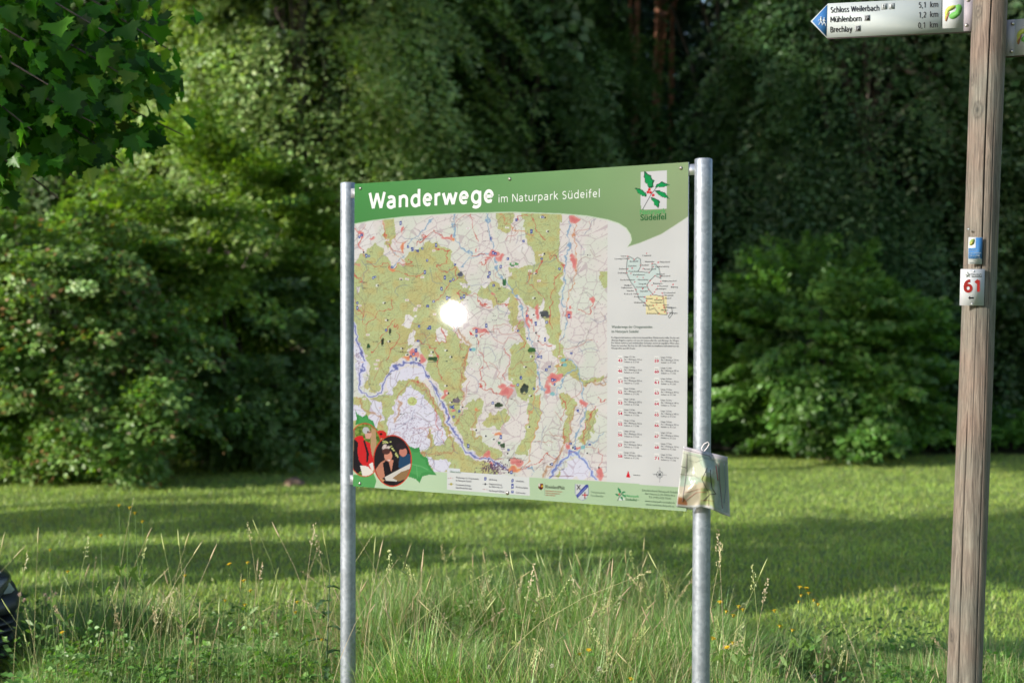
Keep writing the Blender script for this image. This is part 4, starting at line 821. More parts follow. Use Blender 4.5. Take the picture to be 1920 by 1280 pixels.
# state crest, shield
poly([(1009, 906), (1019, 907), (1019, 914), (1014.5, 919), (1009.5, 914)], (120, 40, 38)); poly([(1009, 906), (1013.5, 906.5), (1013.5, 912), (1009, 911)], (220, 210, 205)); ell(1016.5, 911, 1.5, 2, (226, 196, 60)); ell(1013.5, 915.5, 2, 2, (40, 34, 30)); line([(1021.5, 905), (1021.5, 928)], (150, 170, 150), .5, .8)
poly([(949, 920), (954, 921), (954, 926), (951, 928), (949, 925)], (110, 60, 64))
poly([(1078.5, 906), (1103.5, 907.5), (1103.5, 927), (1100, 934), (1091.5, 938.5), (1082, 933), (1078.5, 926)], (140, 150, 175)); poly([(1079.2, 906.8), (1102.8, 908.3), (1102.8, 926.6), (1099.4, 933.3), (1091.5, 937.4), (1082.6, 932.4), (1079.2, 925.6)], (206, 212, 216))
poly([(1080, 928), (1099, 907.8), (1103, 908), (1103, 913), (1083.5, 933)], (60, 76, 158)); line([(1084, 928), (1099, 913)], (150, 160, 215), 1.2, .9)
line([(1082, 909), (1088, 917)], (60, 50, 50), 1.4); line([(1088, 909), (1082, 917)], (60, 50, 50), 1.2); line([(1092, 927.5), (1101, 927.5)], (196, 50, 60), 1.5); line([(1096.5, 923), (1096.5, 933)], (196, 50, 60), 1.5)
for a, b in ((1092, 927.5), (1101, 927.5), (1096.5, 923), (1096.5, 933)): ell(a, b, 1.2, 1.2, (60, 30, 36))
# route column: region sketch, boxes, marker and compass
Z7 = lambda L_: [(1120+a/4.573, 440+b/4.573) for a, b in L_]
out7 = [(265, 185), (255, 230), (250, 330), (275, 380), (290, 410), (320, 450), (345, 510), (360, 550), (410, 590), (440, 620), (445, 645), (490, 630), (530, 680), (600, 685), (575, 620), (565, 530), (480, 515), (440, 470), (425, 430), (450, 395), (495, 350), (545, 375), (530, 290), (500, 255), (470, 250), (470, 300), (445, 325), (400, 320), (350, 315), (375, 265), (370, 210), (345, 195), (320, 215), (290, 195), (265, 185)]
poly(Z7(out7), (208, 224, 224)); poly(Z7([(415, 520), (597, 525), (597, 687), (415, 682)]), (240, 228, 176), .9); line(Z7(out7), (92, 98, 98), .8); line(Z7([(575, 620), (640, 625), (645, 680), (620, 715), (608, 700), (640, 660)]), (92, 98, 98), .8)
dots = [(260, 185), (270, 205), (315, 213), (423, 160), (522, 237), (470, 247), (370, 262), (299, 287), (393, 291), (262, 294), (480, 275), (253, 326), (289, 332), (445, 325), (342, 361), (393, 367), (495, 352), (540, 357), (320, 405), (453, 394), (545, 400), (650, 427), (427, 434), (470, 432), (519, 442), (389, 462), (503, 470), (440, 470), (332, 470), (490, 492), (557, 501), (348, 508), (405, 534), (459, 520), (564, 523), (563, 546), (511, 546), (423, 566), (410, 586), (507, 598), (482, 607), (568, 606), (529, 629), (573, 625), (578, 661), (604, 671), (530, 676), (473, 508)]
for a, b in Z7(dots): ell(a, b, 1.1, 1.1, (204, 40, 62))
rowsL = [('43', 676), ('46', 695.5), ('51', 715.5), ('52', 735.5), ('53', 755.2), ('54', 775), ('55', 795), ('56', 815), ('57', 835), ('58', 855)]
rowsR = [('59', 677), ('60', 697), ('61', 717), ('63', 737), ('64', 757), ('65', 777.5), ('66', 797.5), ('67', 818), ('68', 838.5), ('71', 859)]
for cx, rws in ((1163, rowsL), (1231.5, rowsR)):
    for _, y in rws: rect(cx-4.5, y-9.5, cx+4.5, y+3.5, (238, 238, 238))
poly([(1178, 881.5), (1174, 894.5), (1182.3, 895)], (218, 32, 54))
for q in ([(1237, 879), (1237, 899)], [(1227, 888.7), (1247, 889.5)], [(1233, 885), (1241, 893.2)], [(1241, 885), (1233, 893)]): line(q, (80, 86, 92), .6, .9)
for k_ in range(24):
    a = k_*math.pi/12; ell(1237+6*math.cos(a), 889+6*math.sin(a), .6, .6, (90, 96, 100), .8)
ell(1237, 889, 2, 2, (70, 76, 82), .8)
# faint smudges on the print
sm = vnoise(PX, PY, 40, 380); IMG *= (1-.03*sm)[:, None]
# regions -> sub-parts
REG[:] = 2; REG[(PX < 1120)] = 1; REG[hd] = 0; REG[MAPR] = 1; REG[FOOT] = 3; REG[inside([(1186, 316), (1257, 312), (1257, 418), (1186, 420)], PX, PY) & hd] = 5
inset = inside([(640, 766), (672, 766), (712, 800), (772, 822), (824, 890), (786, 914), (640, 920)], PX, PY) & (o1 | o2 | (PX < 830)); REG[inset] = 4; REG[inside(LEGQ, PX, PY)] = 6
IMG[MAPR] = 232*(IMG[MAPR]/232)**1.05; IMG[MAPR] = IMG[MAPR]*np.array([.985, 1.0, 1.03]); IMGL = lin(IMG)*.36
P3 = (U0+UU[..., None]*eu+VV[..., None]*ev+en*.0004).reshape(-1, 3)
gi = np.arange(NU*NV).reshape(NV, NU); QF = np.stack([gi[:-1, :-1], gi[:-1, 1:], gi[1:, 1:], gi[1:, :-1]], -1).reshape(-1, 4); rq = REG[QF[:, 0]]
for k_, nm in enumerate(['heading_band', 'trail_map', 'route_column', 'footer_band', 'photo_inset', 'park_logo', 'map_legend']):
    q = QF[rq == k_]; used, inv = np.unique(q, return_inverse=True)
    fast(nm, P3[used], [inv.reshape(q.shape)], M_print, panel, IMGL[used])
print('MAP ok')

# ------------------------------------------------------------------ lettering
_cache = {}
def glyphs(s, bold=0.0, shear=0.0, res=3):
    key = (s, bold, shear, res)
    if key in _cache: return _cache[key]
    cu = bpy.data.curves.new('txt', 'FONT'); cu.body = s; cu.size = 1; cu.offset = bold; cu.resolution_u = res; cu.fill_mode = 'FRONT'; cu.shear = shear
    ob = bpy.data.objects.new('txt', cu); COL.objects.link(ob); dg = bpy.context.evaluated_depsgraph_get(); dg.update()
    me = ob.evaluated_get(dg).to_mesh(); V = np.array([v_.co[:] for v_ in me.vertices]).reshape(-1, 3); Fc = [tuple(p.vertices) for p in me.polygons]
    ob.evaluated_get(dg).to_mesh_clear(); bpy.data.objects.remove(ob); bpy.data.curves.remove(cu)
    _cache[key] = (V, Fc); return V, Fc
CAP = glyphs('H')[0][:, 1].max()
def text(mb, s, frame, px0, py0, cap_px, width_px, c, bold=0.0, h=.0012, align='l', res=3):
    """frame = (px->local 2D function, local->world function); baseline start pixel, cap height and width in photograph pixels"""
    p2, w3 = frame; V, Fc = glyphs(s, bold, 0, res)
    if not len(V): return
    wx = V[:, 0].max()-V[:, 0].min()
    if align == 'c': px0 = px0-width_px/2
    a = np.array(p2(px0, py0)); b = np.array(p2(px0+width_px, py0)); t_ = np.array(p2(px0, py0-cap_px))
    sx = (b[0]-a[0])/wx; sy = (t_[1]-a[1])/CAP
    Lx = a[0]+(V[:, 0]-V[:, 0].min())*sx; Ly = a[1]+V[:, 1]*sy
    W = np.array([w3(x, y, h) for x, y in zip(Lx, Ly)])
    mb.add(W, Fc, lin(c)*TC)

def arc(cx, cy_, rx, ry, a0, a1, n=14):
    a = np.radians(np.linspace(a0, a1, n)); return [(cx+rx*math.cos(q), cy_+ry*math.sin(q)) for q in a]
XH = .72
def bowl(cx=.27, r=.23): return arc(cx, XH/2, r, XH/2-.04, 90, 450, 26)
GL = {   # glyph: (advance, strokes as centre lines)
 'a': (.60, [arc(.25, XH-.19, .19, .15, 150, 20, 9)+[(.45, .45), (.45, 0)], [(.45, .41)]+arc(.25, .205, .19, .175, 80, 300, 14)+[(.45, .14)]]),
 'b': (.64, [[(.10, 1.06), (.10, 0)], arc(.30, XH/2, .23, XH/2-.04, 150, -150, 20)]), 'c': (.50, [arc(.30, XH/2, .23, XH/2-.04, 50, 310, 20)]),
 'd': (.64, [[(.52, 1.06), (.52, 0)], arc(.32, XH/2, .23, XH/2-.04, 30, 330, 20)]),
 'e': (.58, [[(.10, .38), (.48, .38)]+arc(.29, XH/2+.02, .20, XH/2-.05, 10, 300, 20)[0:]+[(.46, .07)]]),
 'f': (.38, [[(.16, 0), (.16, .85)]+arc(.30, .85, .14, .17, 180, 80, 8), [(.03, XH-.05), (.34, XH-.05)]]),
 'g': (.63, [arc(.31, XH/2+.01, .22, XH/2-.04, 30, 330, 20), [(.52, XH), (.52, .0)]+arc(.30, -.02, .22, .20, 0, -140, 10)]),
 'h': (.63, [[(.10, 1.06), (.10, 0)], [(.10, .46)]+arc(.31, .46, .20, .22, 150, 0, 10)+[(.51, 0)]]),
 'i': (.24, [[(.12, XH), (.12, 0)], [(.12, .88), (.12, 1.0)]]), 'k': (.54, [[(.10, 1.06), (.10, 0)], [(.46, XH), (.14, .37)], [(.20, .42), (.50, 0)]]),
 'l': (.24, [[(.12, 1.06), (.12, 0)]]), 'm': (.92, [[(.10, XH), (.10, 0)], [(.10, .48)]+arc(.28, .48, .18, .20, 150, 0, 10)+[(.46, 0)], [(.46, .48)]+arc(.64, .48, .18, .20, 150, 0, 10)+[(.82, 0)]]),
 'n': (.62, [[(.10, XH), (.10, 0)], [(.10, .46)]+arc(.31, .46, .20, .22, 150, 0, 10)+[(.51, 0)]]), 'o': (.62, [bowl(.31, .235)]),
 'p': (.64, [[(.10, XH), (.10, -.30)], arc(.30, XH/2, .23, XH/2-.04, 150, -150, 20)]), 'r': (.38, [[(.10, XH), (.10, 0)], [(.10, .42)]+arc(.30, .46, .20, .22, 160, 85, 7)+[(.36, .68)]]),
 's': (.48, [arc(.25, .53, .16, .15, 40, 230, 10)+arc(.23, .19, .17, .15, 60, -140, 10)]), 't': (.38, [[(.16, .90), (.16, .17)]+arc(.30, .17, .14, .13, 180, 290, 7), [(.03, XH-.05), (.34, XH-.05)]]),
 'u': (.62, [[(.10, XH), (.10, .26)]+arc(.30, .26, .20, .22, 180, 330, 10), [(.51, XH), (.51, 0)]]), 'w': (.86, [[(.05, XH), (.23, .02)], [(.23, .02), (.43, .68)], [(.43, .68), (.63, .02)], [(.63, .02), (.81, XH)]]),
 'y': (.54, [[(.05, XH), (.27, .02)], [(.50, XH), (.24, -.16), (.08, -.27)]]), 'W': (1.02, [[(.05, 1), (.27, .03)], [(.27, .03), (.51, .95)], [(.51, .95), (.75, .03)], [(.75, .03), (.97, 1)]]),
 'N': (.76, [[(.10, 1), (.10, 0)], [(.13, .97), (.63, .03)], [(.66, 1), (.66, 0)]]), 'S': (.58, [arc(.30, .73, .20, .225, 45, 235, 12)+arc(.27, .27, .21, .23, 60, -140, 12)]),
 'M': (.90, [[(.10, 1), (.10, 0)], [(.12, .97), (.45, .25)], [(.45, .25), (.78, .97)], [(.80, 1), (.80, 0)]]), 'B': (.64, [[(.10, 1), (.10, 0)], [(.10, .955)]+arc(.30, .75, .20, .205, 90, -90, 10)+[(.10, .545)], [(.10, .54)]+arc(.32, .29, .22, .25, 90, -90, 10)+[(.10, .04)]]),
 '0': (.62, [arc(.31, .5, .22, .455, 90, 450, 26)]), '1': (.62, [[(.14, .78), (.36, .97)], [(.36, 1), (.36, 0)]]), '2': (.62, [arc(.29, .72, .20, .235, 150, -20, 12)+[(.10, .05)], [(.09, .045), (.52, .045)]]),
 '5': (.62, [[(.48, .955), (.17, .955)], [(.17, .98), (.14, .54)], [(.14, .56)]+arc(.27, .32, .22, .275, 105, -130, 14)]), '6': (.64, [[(.47, .94)]+arc(.42, .42, .33, .52, 95, 172, 9)+arc(.32, .32, .22, .275, 180, 0, 12)[:1], arc(.32, .31, .22, .27, 90, 450, 24)]),
 ',': (.24, [[(.14, .08), (.08, -.16)]]), ' ': (.30, [])}
GL['ü'] = (GL['u'][0], GL['u'][1]+[[(.19, .87), (.19, .99)], [(.42, .87), (.42, .99)]])
def stext(mb, s, frame, px0, py0, cap_px, width_px, c, wt=.09, sp=.0, h=.0009):
    p2, w3 = frame; x = 0; st = []
    for ch in s:
        adv, ss = GL[ch]
        for q in ss: st.append([(x+a, b) for a, b in q])
        x += adv+sp+(wt-.09)*.5
    tot = x-sp; a = np.array(p2(px0, py0)); b = np.array(p2(px0+width_px, py0)); t_ = np.array(p2(px0, py0-cap_px)); sx = (b[0]-a[0])/tot; sy = t_[1]-a[1]
    for k_, q in enumerate(st):
        q = np.array(q); q = np.stack([q[:, 0]*sx, q[:, 1]*sy], -1); W2 = wt*sy/2
        tg_ = np.gradient(q, axis=0); tg_ /= np.linalg.norm(tg_, axis=1, keepdims=True)+1e-12; nn2 = np.stack([-tg_[:, 1], tg_[:, 0]], -1)
        L1, R1 = q+nn2*W2, q-nn2*W2; hh = h+.00003*(k_ % 4)
        V = [w3(a[0]+p[0], a[1]+p[1], hh) for p in np.concatenate([L1, R1])]; n = len(q)
        mb.add(V, [(i, i+n, i+n+1, i+1) for i in range(n-1)], lin(c)*TC)
TC = .38
BF = (px2uv, uv)
m_ = MB(); TC = .46; stext(m_, 'Wanderwege', BF, 692, 392, 30, 236, (240, 244, 242), .20, .05)
m_.build('heading_lettering', M_print, panel)
m_ = MB(); stext(m_, 'im Naturpark Südeifel', BF, 934, 380, 14.5, 192, (232, 238, 234), .115, .06); TC = .38
m_.build('subheading_lettering', M_print, panel)
m_ = MB(); text(m_, 'Naturpark', BF, 1200, 402, 9, 49, (98, 178, 110), .02); text(m_, 'Südeifel', BF, 1201, 413.5, 11, 48, (52, 112, 66), .015)
GY_ = (96, 104, 104)
text(m_, 'Wanderwege der Ortsgemeinden', BF, 1147, 615, 5, 76, (104, 124, 112)); text(m_, 'im Naturpark Südeifel', BF, 1147, 623.5, 5, 50, (104, 124, 112))
for s, y, w_ in (('Die folgenden Informationen sollen bei der Auswahl Ihrer Wanderstrecke helfen. Die An- und', 634, 127), ('Abstiegs-Angaben ergeben sich aus der Summe aller An- und Abstiege des Weges.', 639, 127), ('Die Gehzeit variiert je nach individuellem Gehtempo und ist als ungefährer Wert ohne', 644, 127), ('Pausen zu verstehen. Ein Scan der QR-Codes führt zu detaillierten Informationen wie', 649, 127), ('Höhenprofilen und GPS-Tracks.', 654, 45)):
    text(m_, s, BF, 1146.5, y, 3.2, w_, (70, 72, 76), res=1)
gt = np.random.default_rng(400)
for cx, tx, rws in ((1163, 1170.5, rowsL), (1231.5, 1239.5, rowsR)):
    for s, y in rws:
        text(m_, s, BF, cx, y+2, 5, 8, (206, 44, 88), .02, align='c', res=2); text(m_, 'Route', BF, cx, y-4.5, 1.8, 6, GY_, align='c', res=1)
        text(m_, 'Länge: %d,%d km' % (gt.integers(3, 15), gt.integers(10)), BF, tx, y-6, 3, 20, (76, 76, 82), res=1); text(m_, 'An- / Abstieg je %d m' % gt.integers(72, 380), BF, tx, y-1.2, 3, 33, (76, 76, 82), res=1); text(m_, 'Gehzeit: ca. %d ½ Std.' % gt.integers(1, 5), BF, tx, y+3.6, 3, 28, (76, 76, 82), res=1)
names = [('Ouren', 200, 190, 50), ('Sevenig (Our)', 148, 213, 115), ('Eschfeld', 280, 235, 70), ('Üttfeld', 388, 187, 72), ('Waxweiler', 408, 238, 82), ('Plütscheid', 537, 241, 84), ('Daleiden', 268, 275, 68), ('Arzfeld', 383, 268, 55), ('Krautscheid', 402, 302, 100), ('Lambertsberg', 500, 280, 115), ('Dahnen', 188, 299, 65), ('Dasburg', 178, 334, 66), ('Preischeid', 270, 321, 82), ('Karlshausen', 308, 350, 100), ('Neuerburg', 348, 392, 90), ('Altscheid', 505, 345, 72), ('Biersdorf', 548, 361, 78), ('Rodershausen', 200, 394, 122), ('Sinspelt', 355, 428, 65), ('Wißmannsdorf', 555, 404, 124), ('Waldhof-', 230, 441, 65), ('Falkenstein', 208, 461, 92), ('Brimingen', 480, 424, 78), ('Gentingen', 330, 455, 95), ('Oberweis', 527, 447, 80), ('Bitburg', 632, 455, 58), ('Gaymühle', 365, 490, 70), ('Bettingen', 510, 470, 82), ('Vianden', 252, 487, 62), ('Roth a.d. Our', 232, 514, 108), ('Dockendorf', 570, 505, 100), ('Körperich', 318, 538, 80), ('Wolsfeld', 575, 527, 76), ('Alsdorf', 578, 551, 56), ('Nusbaum', 415, 553, 62), ('Holsthum', 490, 566, 70), ('Ferschweiler', 458, 588, 104), ('Wallendorf', 315, 588, 92), ('Bollendorf', 392, 612, 84), ('Irrel', 580, 608, 30), ('Minden', 548, 652, 58), ('Menningen', 588, 630, 88), ('Echternach', 428, 681, 98), ('Ralingen', 620, 677, 68)]
for s, a, b, w_ in names:
    (qx, qy), = Z7([(a, b)]); text(m_, s, BF, qx, qy, 2.9, w_/4.573, (80, 80, 84), res=1)
text(m_, 'Standort', BF, 1187.5, 891, 2.8, 13, GY_, res=1); text(m_, 'N', BF, 1237, 878, 2.4, 2.2, GY_, align='c', res=1); text(m_, 'S', BF, 1237, 903, 2.4, 2, GY_, align='c', res=1); text(m_, 'W', BF, 1226, 890, 2.4, 3, GY_, align='c', res=1); text(m_, 'O', BF, 1249, 891, 2.4, 2.4, GY_, align='c', res=1)
text(m_, 'Übersicht', BF, 844, 885.2, 3.6, 20, (110, 150, 120), res=2)
for s, x, y, w_ in (('Wanderwege der Ortsgemeinden', 855, 896, 43), ('im Naturpark Südeifel', 855, 901.5, 29), ('Premiumwanderwege', 855, 909.5, 28), ('NaturWanderPark delux', 855, 915, 30), ('Jakobsweg', 917, 899.5, 15), ('Hauptwanderweg', 917, 908, 24), ('des Eifelvereins e.V.', 917, 913, 26), ('Nachbarpark-Zuweg', 917, 920.5, 29), ('Schutzhütte', 967, 902.5, 16), ('Wanderparkplatz', 967, 914, 23), ('Gastronomie', 967, 924, 18)):
    text(m_, s, BF, x, y, 3.2, w_, (88, 88, 104), res=1)
text(m_, 'RheinlandPfalz', BF, 1023, 914.5, 6.2, 36, (70, 72, 66), res=2)
for s, y, w_ in (('MINISTERIUM FÜR UMWELT,', 920.5, 32), ('ENERGIE, ERNÄHRUNG', 924.5, 27), ('UND FORSTEN', 928.5, 18)): text(m_, s, BF, 1023, y, 2.2, w_, (196, 96, 76), res=1)
text(m_, 'Ortsgemeinde', BF, 1108, 923.5, 4, 27, (130, 156, 128), res=1); text(m_, 'Ferschweiler', BF, 1108, 930, 4, 24, (130, 156, 128), res=1)
text(m_, 'Naturpark', BF, 1173, 930.5, 4.4, 25, (82, 180, 110), .01, res=2); text(m_, 'Südeifel', BF, 1173, 937.5, 4.4, 21, (70, 120, 84), .01, res=2); text(m_, 'e.V.', BF, 1195.5, 937.5, 2, 3, (70, 120, 84), res=1)
for s, y, w_ in (('Zweckverband Naturpark Südeifel', 920.5, 68), ('Auf Omesen 2 | D-54666 Irrel', 927, 56), ('Tel. (+49) 6525 79206', 933.5, 42), ('www.naturpark-suedeifel.de', 940.5, 56), ('www.naturwanderpark.eu', 947, 53)): text(m_, s, BF, 1237.5, y-.5, 3.8, w_, (104, 128, 104), align='c', res=1)
text(m_, 'B e i s s h e i m e r', BF, 759, 500, 2.6, 36, (150, 110, 90), res=1); text(m_, 'F O R S T', BF, 769, 546, 3, 16, (150, 110, 90), res=1); text(m_, 'Echternacherbrück', BF, 952, 859, 2.6, 27, (70, 60, 60), res=1); text(m_, 'Bollendorf', BF, 750, 661, 2.6, 17, (60, 60, 60), res=1); text(m_, 'Irrel', BF, 1055, 705, 2.8, 8, (120, 60, 60), res=1); text(m_, 'Ferschweiler', BF, 912, 622.5, 2.4, 16, (60, 60, 60), res=1)
m_.build('small_lettering', M_print, panel)

# ------------------------------------------------------------------ map pouch tied to the right post
hx = []; G = 34
cor = dict(tl=(1281, 836), tr=(1364, 856), bl=(1268, 947), br=(1369, 966))
Yp = posts[1][1][1]-.012
s_, t_ = np.meshgrid(np.linspace(0, 1, G), np.linspace(0, 1, G))
qx = (1-t_)*((1-s_)*1281+s_*1364)+t_*((1-s_)*1268+s_*1369); qy = (1-t_)*((1-s_)*836+s_*856)+t_*((1-s_)*947+s_*966)
qy = qy + t_*(-9*np.exp(-((s_-.55)/.28)**2)+3) - (1-t_)*2*np.sin(s_*3.14)*0
def ridge(s, t, p, q, w_):
    d = np.array(q)-np.array(p); L2 = d@d; k_ = np.clip(((s-p[0])*d[0]+(t-p[1])*d[1])/L2, 0, 1); return np.maximum(0, 1-np.hypot(s-p[0]-k_*d[0], t-p[1]-k_*d[1])/w_)
dep = .034*ridge(s_, t_, (.42, .08), (.70, .95), .22)+.03*ridge(s_, t_, (.1, .82), (.55, .35), .25)-.018*ridge(s_, t_, (.62, .55), (.55, .95), .12)+.008*np.sin(s_*9+t_*4)-.02*np.clip(s_-.8, 0, 1)*4*.5
dep = dep+.018+.016*np.exp(-((s_-.5)/.25)**2)
Vp = np.array([at_depth(a, b, Yp-c_-.02) for a, b, c_ in zip(qx.ravel(), qy.ravel(), dep.ravel())])
rs, rt2 = s_.ravel(), t_.ravel()
cp = np.tile(np.array([176., 192, 172]), (len(rs), 1)); nq = vnoise(rs*10, rt2*10, 2.0, 500)
cp[(nq > .55)] = (196, 200, 180); br_ = (rs < .62) & (rt2 > .42+.25*(1-rs)); cp[br_] = (208, 196, 172); cp[(rs > .45) & (rs < .72) & (rt2 > .45) & (nq > .4)] = (178, 190, 132); cp[(rs > .78)] = (156, 172, 158)
cp[(np.hypot(rs-.06, rt2-.95) < .13)] = (176, 116, 80); cp[rt2 < .09] = (196, 190, 196); cp[(rt2 > .965) | (rs < .02) | (rs > .98)] = (198, 200, 200)
gi = np.arange(G*G).reshape(G, G); QF = np.stack([gi[:-1, :-1], gi[1:, :-1], gi[1:, 1:], gi[:-1, 1:]], -1).reshape(-1, 4)
pc_ = at_depth(1320, 840, Yp)
pouch = empty('map_pouch', pc_, 'crumpled clear plastic pouch with a trail map tied to the right steel post', 'pouch')
M_pouch, n_, l_, pp = printmat('pouch_plastic', 1.0, .07)
tc = n_.new('ShaderNodeTexCoord'); nz = n_.new('ShaderNodeTexNoise'); nz.inputs['Scale'].default_value = 26; nz.inputs['Detail'].default_value = 3; nz.inputs['Distortion'].default_value = 1.5
bp = n_.new('ShaderNodeBump'); bp.inputs[0].default_value = .8; bp.inputs[1].default_value = .006; l_.new(tc.outputs['Object'], nz.inputs['Vector']); l_.new(nz.outputs[0], bp.inputs['Height']); l_.new(bp.outputs[0], pp.inputs['Coat Normal'])
sh = fast('sheet', Vp, [QF], M_pouch, pouch, lin(cp)*.5, True)
md = sh.modifiers.new('thick', 'SOLIDIFY'); md.thickness = .0012
def onp(s, t, h=.003):
    i = np.clip(s, 0, 1)*(G-1); j = np.clip(t, 0, 1)*(G-1); i0, j0 = int(min(i, G-2)), int(min(j, G-2)); fi, fj = i-i0, j-j0
    g3 = Vp.reshape(G, G, 3); p = (g3[j0, i0]*(1-fi)+g3[j0, i0+1]*fi)*(1-fj)+(g3[j0+1, i0]*(1-fi)+g3[j0+1, i0+1]*fi)*fj
    return p+np.array([0, -h, 0])
m_ = MB()
for q, c_, w_ in [([(.0, .04), (.25, .05), (.6, .06), (.62, .1)], (90, 86, 92), .0011), ([(0, .11), (.4, .12), (1, .1)], (120, 116, 122), .0008), ([(.1, .12), (.12, .5), (.1, .9)], (110, 96, 100), .0009), ([(0, .33), (.12, .34)], (60, 60, 60), .0012), ([(0, .46), (.3, .45), (.4, .5)], (110, 100, 96), .0008), ([(.12, .2), (.3, .22), (.45, .15)], (120, 120, 110), .0007), ([(.55, .28), (.5, .4), (.45, .5), (.52, .62), (.6, .72), (.6, .95)], (60, 52, 50), .0013), ([(.62, .3), (.64, .5), (.66, .62), (.74, .7), (.62, .74), (.5, .88)], (60, 50, 48), .0013),
                  ([(.12, .75), (.3, .7), (.5, .66)], (150, 110, 90), .0008), ([(.15, .88), (.35, .74), (.55, .72)], (150, 96, 80), .0008), ([(.8, .15), (.82, .5), (.86, .9)], (120, 80, 90), .001), ([(.74, .2), (.78, .45)], (170, 80, 84), .0016), ([(.92, .1), (.94, .5), (.9, .8)], (100, 110, 130), .0009), ([(.45, .88), (.7, .84)], (120, 80, 60), .0009)]:
    P = []
    for a, b in zip(q[:-1], q[1:]):
        for k_ in np.linspace(0, 1, 9)[:-1]: P.append(onp(a[0]+(b[0]-a[0])*k_, a[1]+(b[1]-a[1])*k_, .0012))
    P.append(onp(*q[-1], .0012)); tube(m_, P, w_*.75, 4, lin(c_), False)
m_.build('map_line_print', M_plate, sh)
m_ = MB(); P = [at_depth(a, b, Yp-.06) for a, b in ((1319, 848), (1315, 840), (1320, 832), (1327, 828), (1330, 832), (1326, 839), (1319, 847), (1322, 856), (1327, 866))]; tube(m_, P, .0016, 6, (.7, .62, .62), False); m_.build('ribbon_loop', M_plate, pouch)
m_ = MB(); cpp = posts[1][0]+(posts[1][1]-posts[1][0])*((at_depth(1316, 851, Yp)[2]-posts[1][0][2])/(posts[1][1][2]-posts[1][0][2])); a = np.linspace(0, 2*np.pi, 33); tube(m_, [cpp+np.array([(PR+.002)*math.cos(k_), (PR+.002)*math.sin(k_), .004*math.sin(k_)]) for k_ in a], .0011, 5, (.25, .24, .26), False); m_.build('tie_wire', M_plate, pouch)

# ================================================================== WOODEN SIGN POST
YW = 4.85
pt0, pt1 = at_depth(1856, 0, YW), at_depth(1809, 1280, YW)
dW = (pt0-pt1)/np.linalg.norm(pt0-pt1); gb = pt1-dW*((pt1[2]+.3)/dW[2]); tw = pt1+dW*((2.85-pt1[2])/dW[2])
wp = empty('signpost', (gb[0], gb[1], 0), 'weathered round wooden post carrying the hiking signs', 'post')
na, nh = 200, 420; Lw = np.linalg.norm(tw-gb); xw, yw, _ = rotframe(dW)
hs = np.linspace(0, Lw, nh); an = np.arange(na)*2*np.pi/na
AA, HH = np.meshgrid(an, hs)
# angle facing the camera
cdir = EYE-gb; cdir[2] = 0; cdir /= np.linalg.norm(cdir); a0 = math.atan2(cdir@yw, cdir@xw)
rgt = np.cross(np.array([0, 0, 1.0]), -cdir)*-1; sgn = 1 if (math.cos(a0+.1)*xw+math.sin(a0+.1)*yw)@np.array([1, 0, 0]) > (math.cos(a0)*xw+math.sin(a0)*yw)@np.array([1, 0, 0]) else -1
rad = .0565+.0012*np.sin(AA*3+HH*1.1)+.0008*np.sin(AA*7+HH*3)+.0012*np.sin(HH*2.3)
cA = np.full_like(AA, 1.0)
def crack(f0, h0, h1, wd, dp, wob):
    """f0: position across the post, -1 left .. 1 right"""
    global rad, cA
    fc = f0+wob*np.sin(HH*1.7+wob*9)+wob*.5*np.sin(HH*4.1); ca = a0+sgn*np.arcsin(np.clip(fc, -.98, .98))
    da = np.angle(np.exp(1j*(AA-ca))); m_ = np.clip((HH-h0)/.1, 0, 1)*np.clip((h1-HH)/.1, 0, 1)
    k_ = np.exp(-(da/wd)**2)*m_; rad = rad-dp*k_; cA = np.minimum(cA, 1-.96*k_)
zW = lambda py: (at_depth(1840, py, YW)[2]-gb[2])/dW[2]
crack(.12, zW(560), Lw, .030, .016, .06); crack(-.45, zW(1400), zW(760), .028, .012, .05); crack(-.1, zW(900), zW(420), .015, .004, .05); crack(.55, zW(1300), zW(200), .02, .005, .04)
# knots
for (px, py, r_) in ((1843, 206, .016), (1833, 147, .011), (1845, 20, .012), (1795, 1195, .012), (1830, 560, .01)):
    P = at_depth(px, py, YW-.05); hk = (P-gb)@dW; fk_ = np.clip(((P-gb-dW*hk)@np.array([1, 0, 0]))/.0565, -.95, .95); ak = a0+sgn*math.asin(fk_)
    da = np.angle(np.exp(1j*(AA-ak)))*.0565; dd = np.hypot(da, (HH-hk)*.62); rad = rad+.002*np.exp(-(dd/r_)**2); cA = cA*(1-.75*np.exp(-((dd)/(r_*.4))**2))*(1-.45*np.exp(-((dd-r_)/(r_*.22))**2))
P3 = gb+HH[..., None]*dW+rad[..., None]*(np.cos(AA)[..., None]*xw+np.sin(AA)[..., None]*yw)
gi = np.arange(na*nh).reshape(nh, na); gj = np.roll(gi, -1, 1); QW = np.stack([gi[:-1], gj[:-1], gj[1:], gi[1:]], -1).reshape(-1, 4)
M_wood, t_, n_, l_, p_ = mat('weathered_wood')
at = n_.new('ShaderNodeAttribute'); at.attribute_name = 'Col'; tc = n_.new('ShaderNodeTexCoord'); mp = n_.new('ShaderNodeMapping'); mp.inputs['Scale'].default_value = (75, 75, 3.4); mp.inputs['Rotation'].default_value = (0, -math.atan2(dW[0], dW[2]), 0)
l_.new(tc.outputs['Object'], mp.inputs['Vector']); nz = n_.new('ShaderNodeTexNoise'); nz.inputs['Scale'].default_value = 1.6; nz.inputs['Detail'].default_value = 8; nz.inputs['Roughness'].default_value = .65; nz.inputs['Distortion'].default_value = 1.3; l_.new(mp.outputs[0], nz.inputs['Vector'])
n2 = n_.new('ShaderNodeTexNoise'); n2.inputs['Scale'].default_value = 5; n2.inputs['Detail'].default_value = 3; l_.new(tc.outputs['Object'], n2.inputs['Vector'])
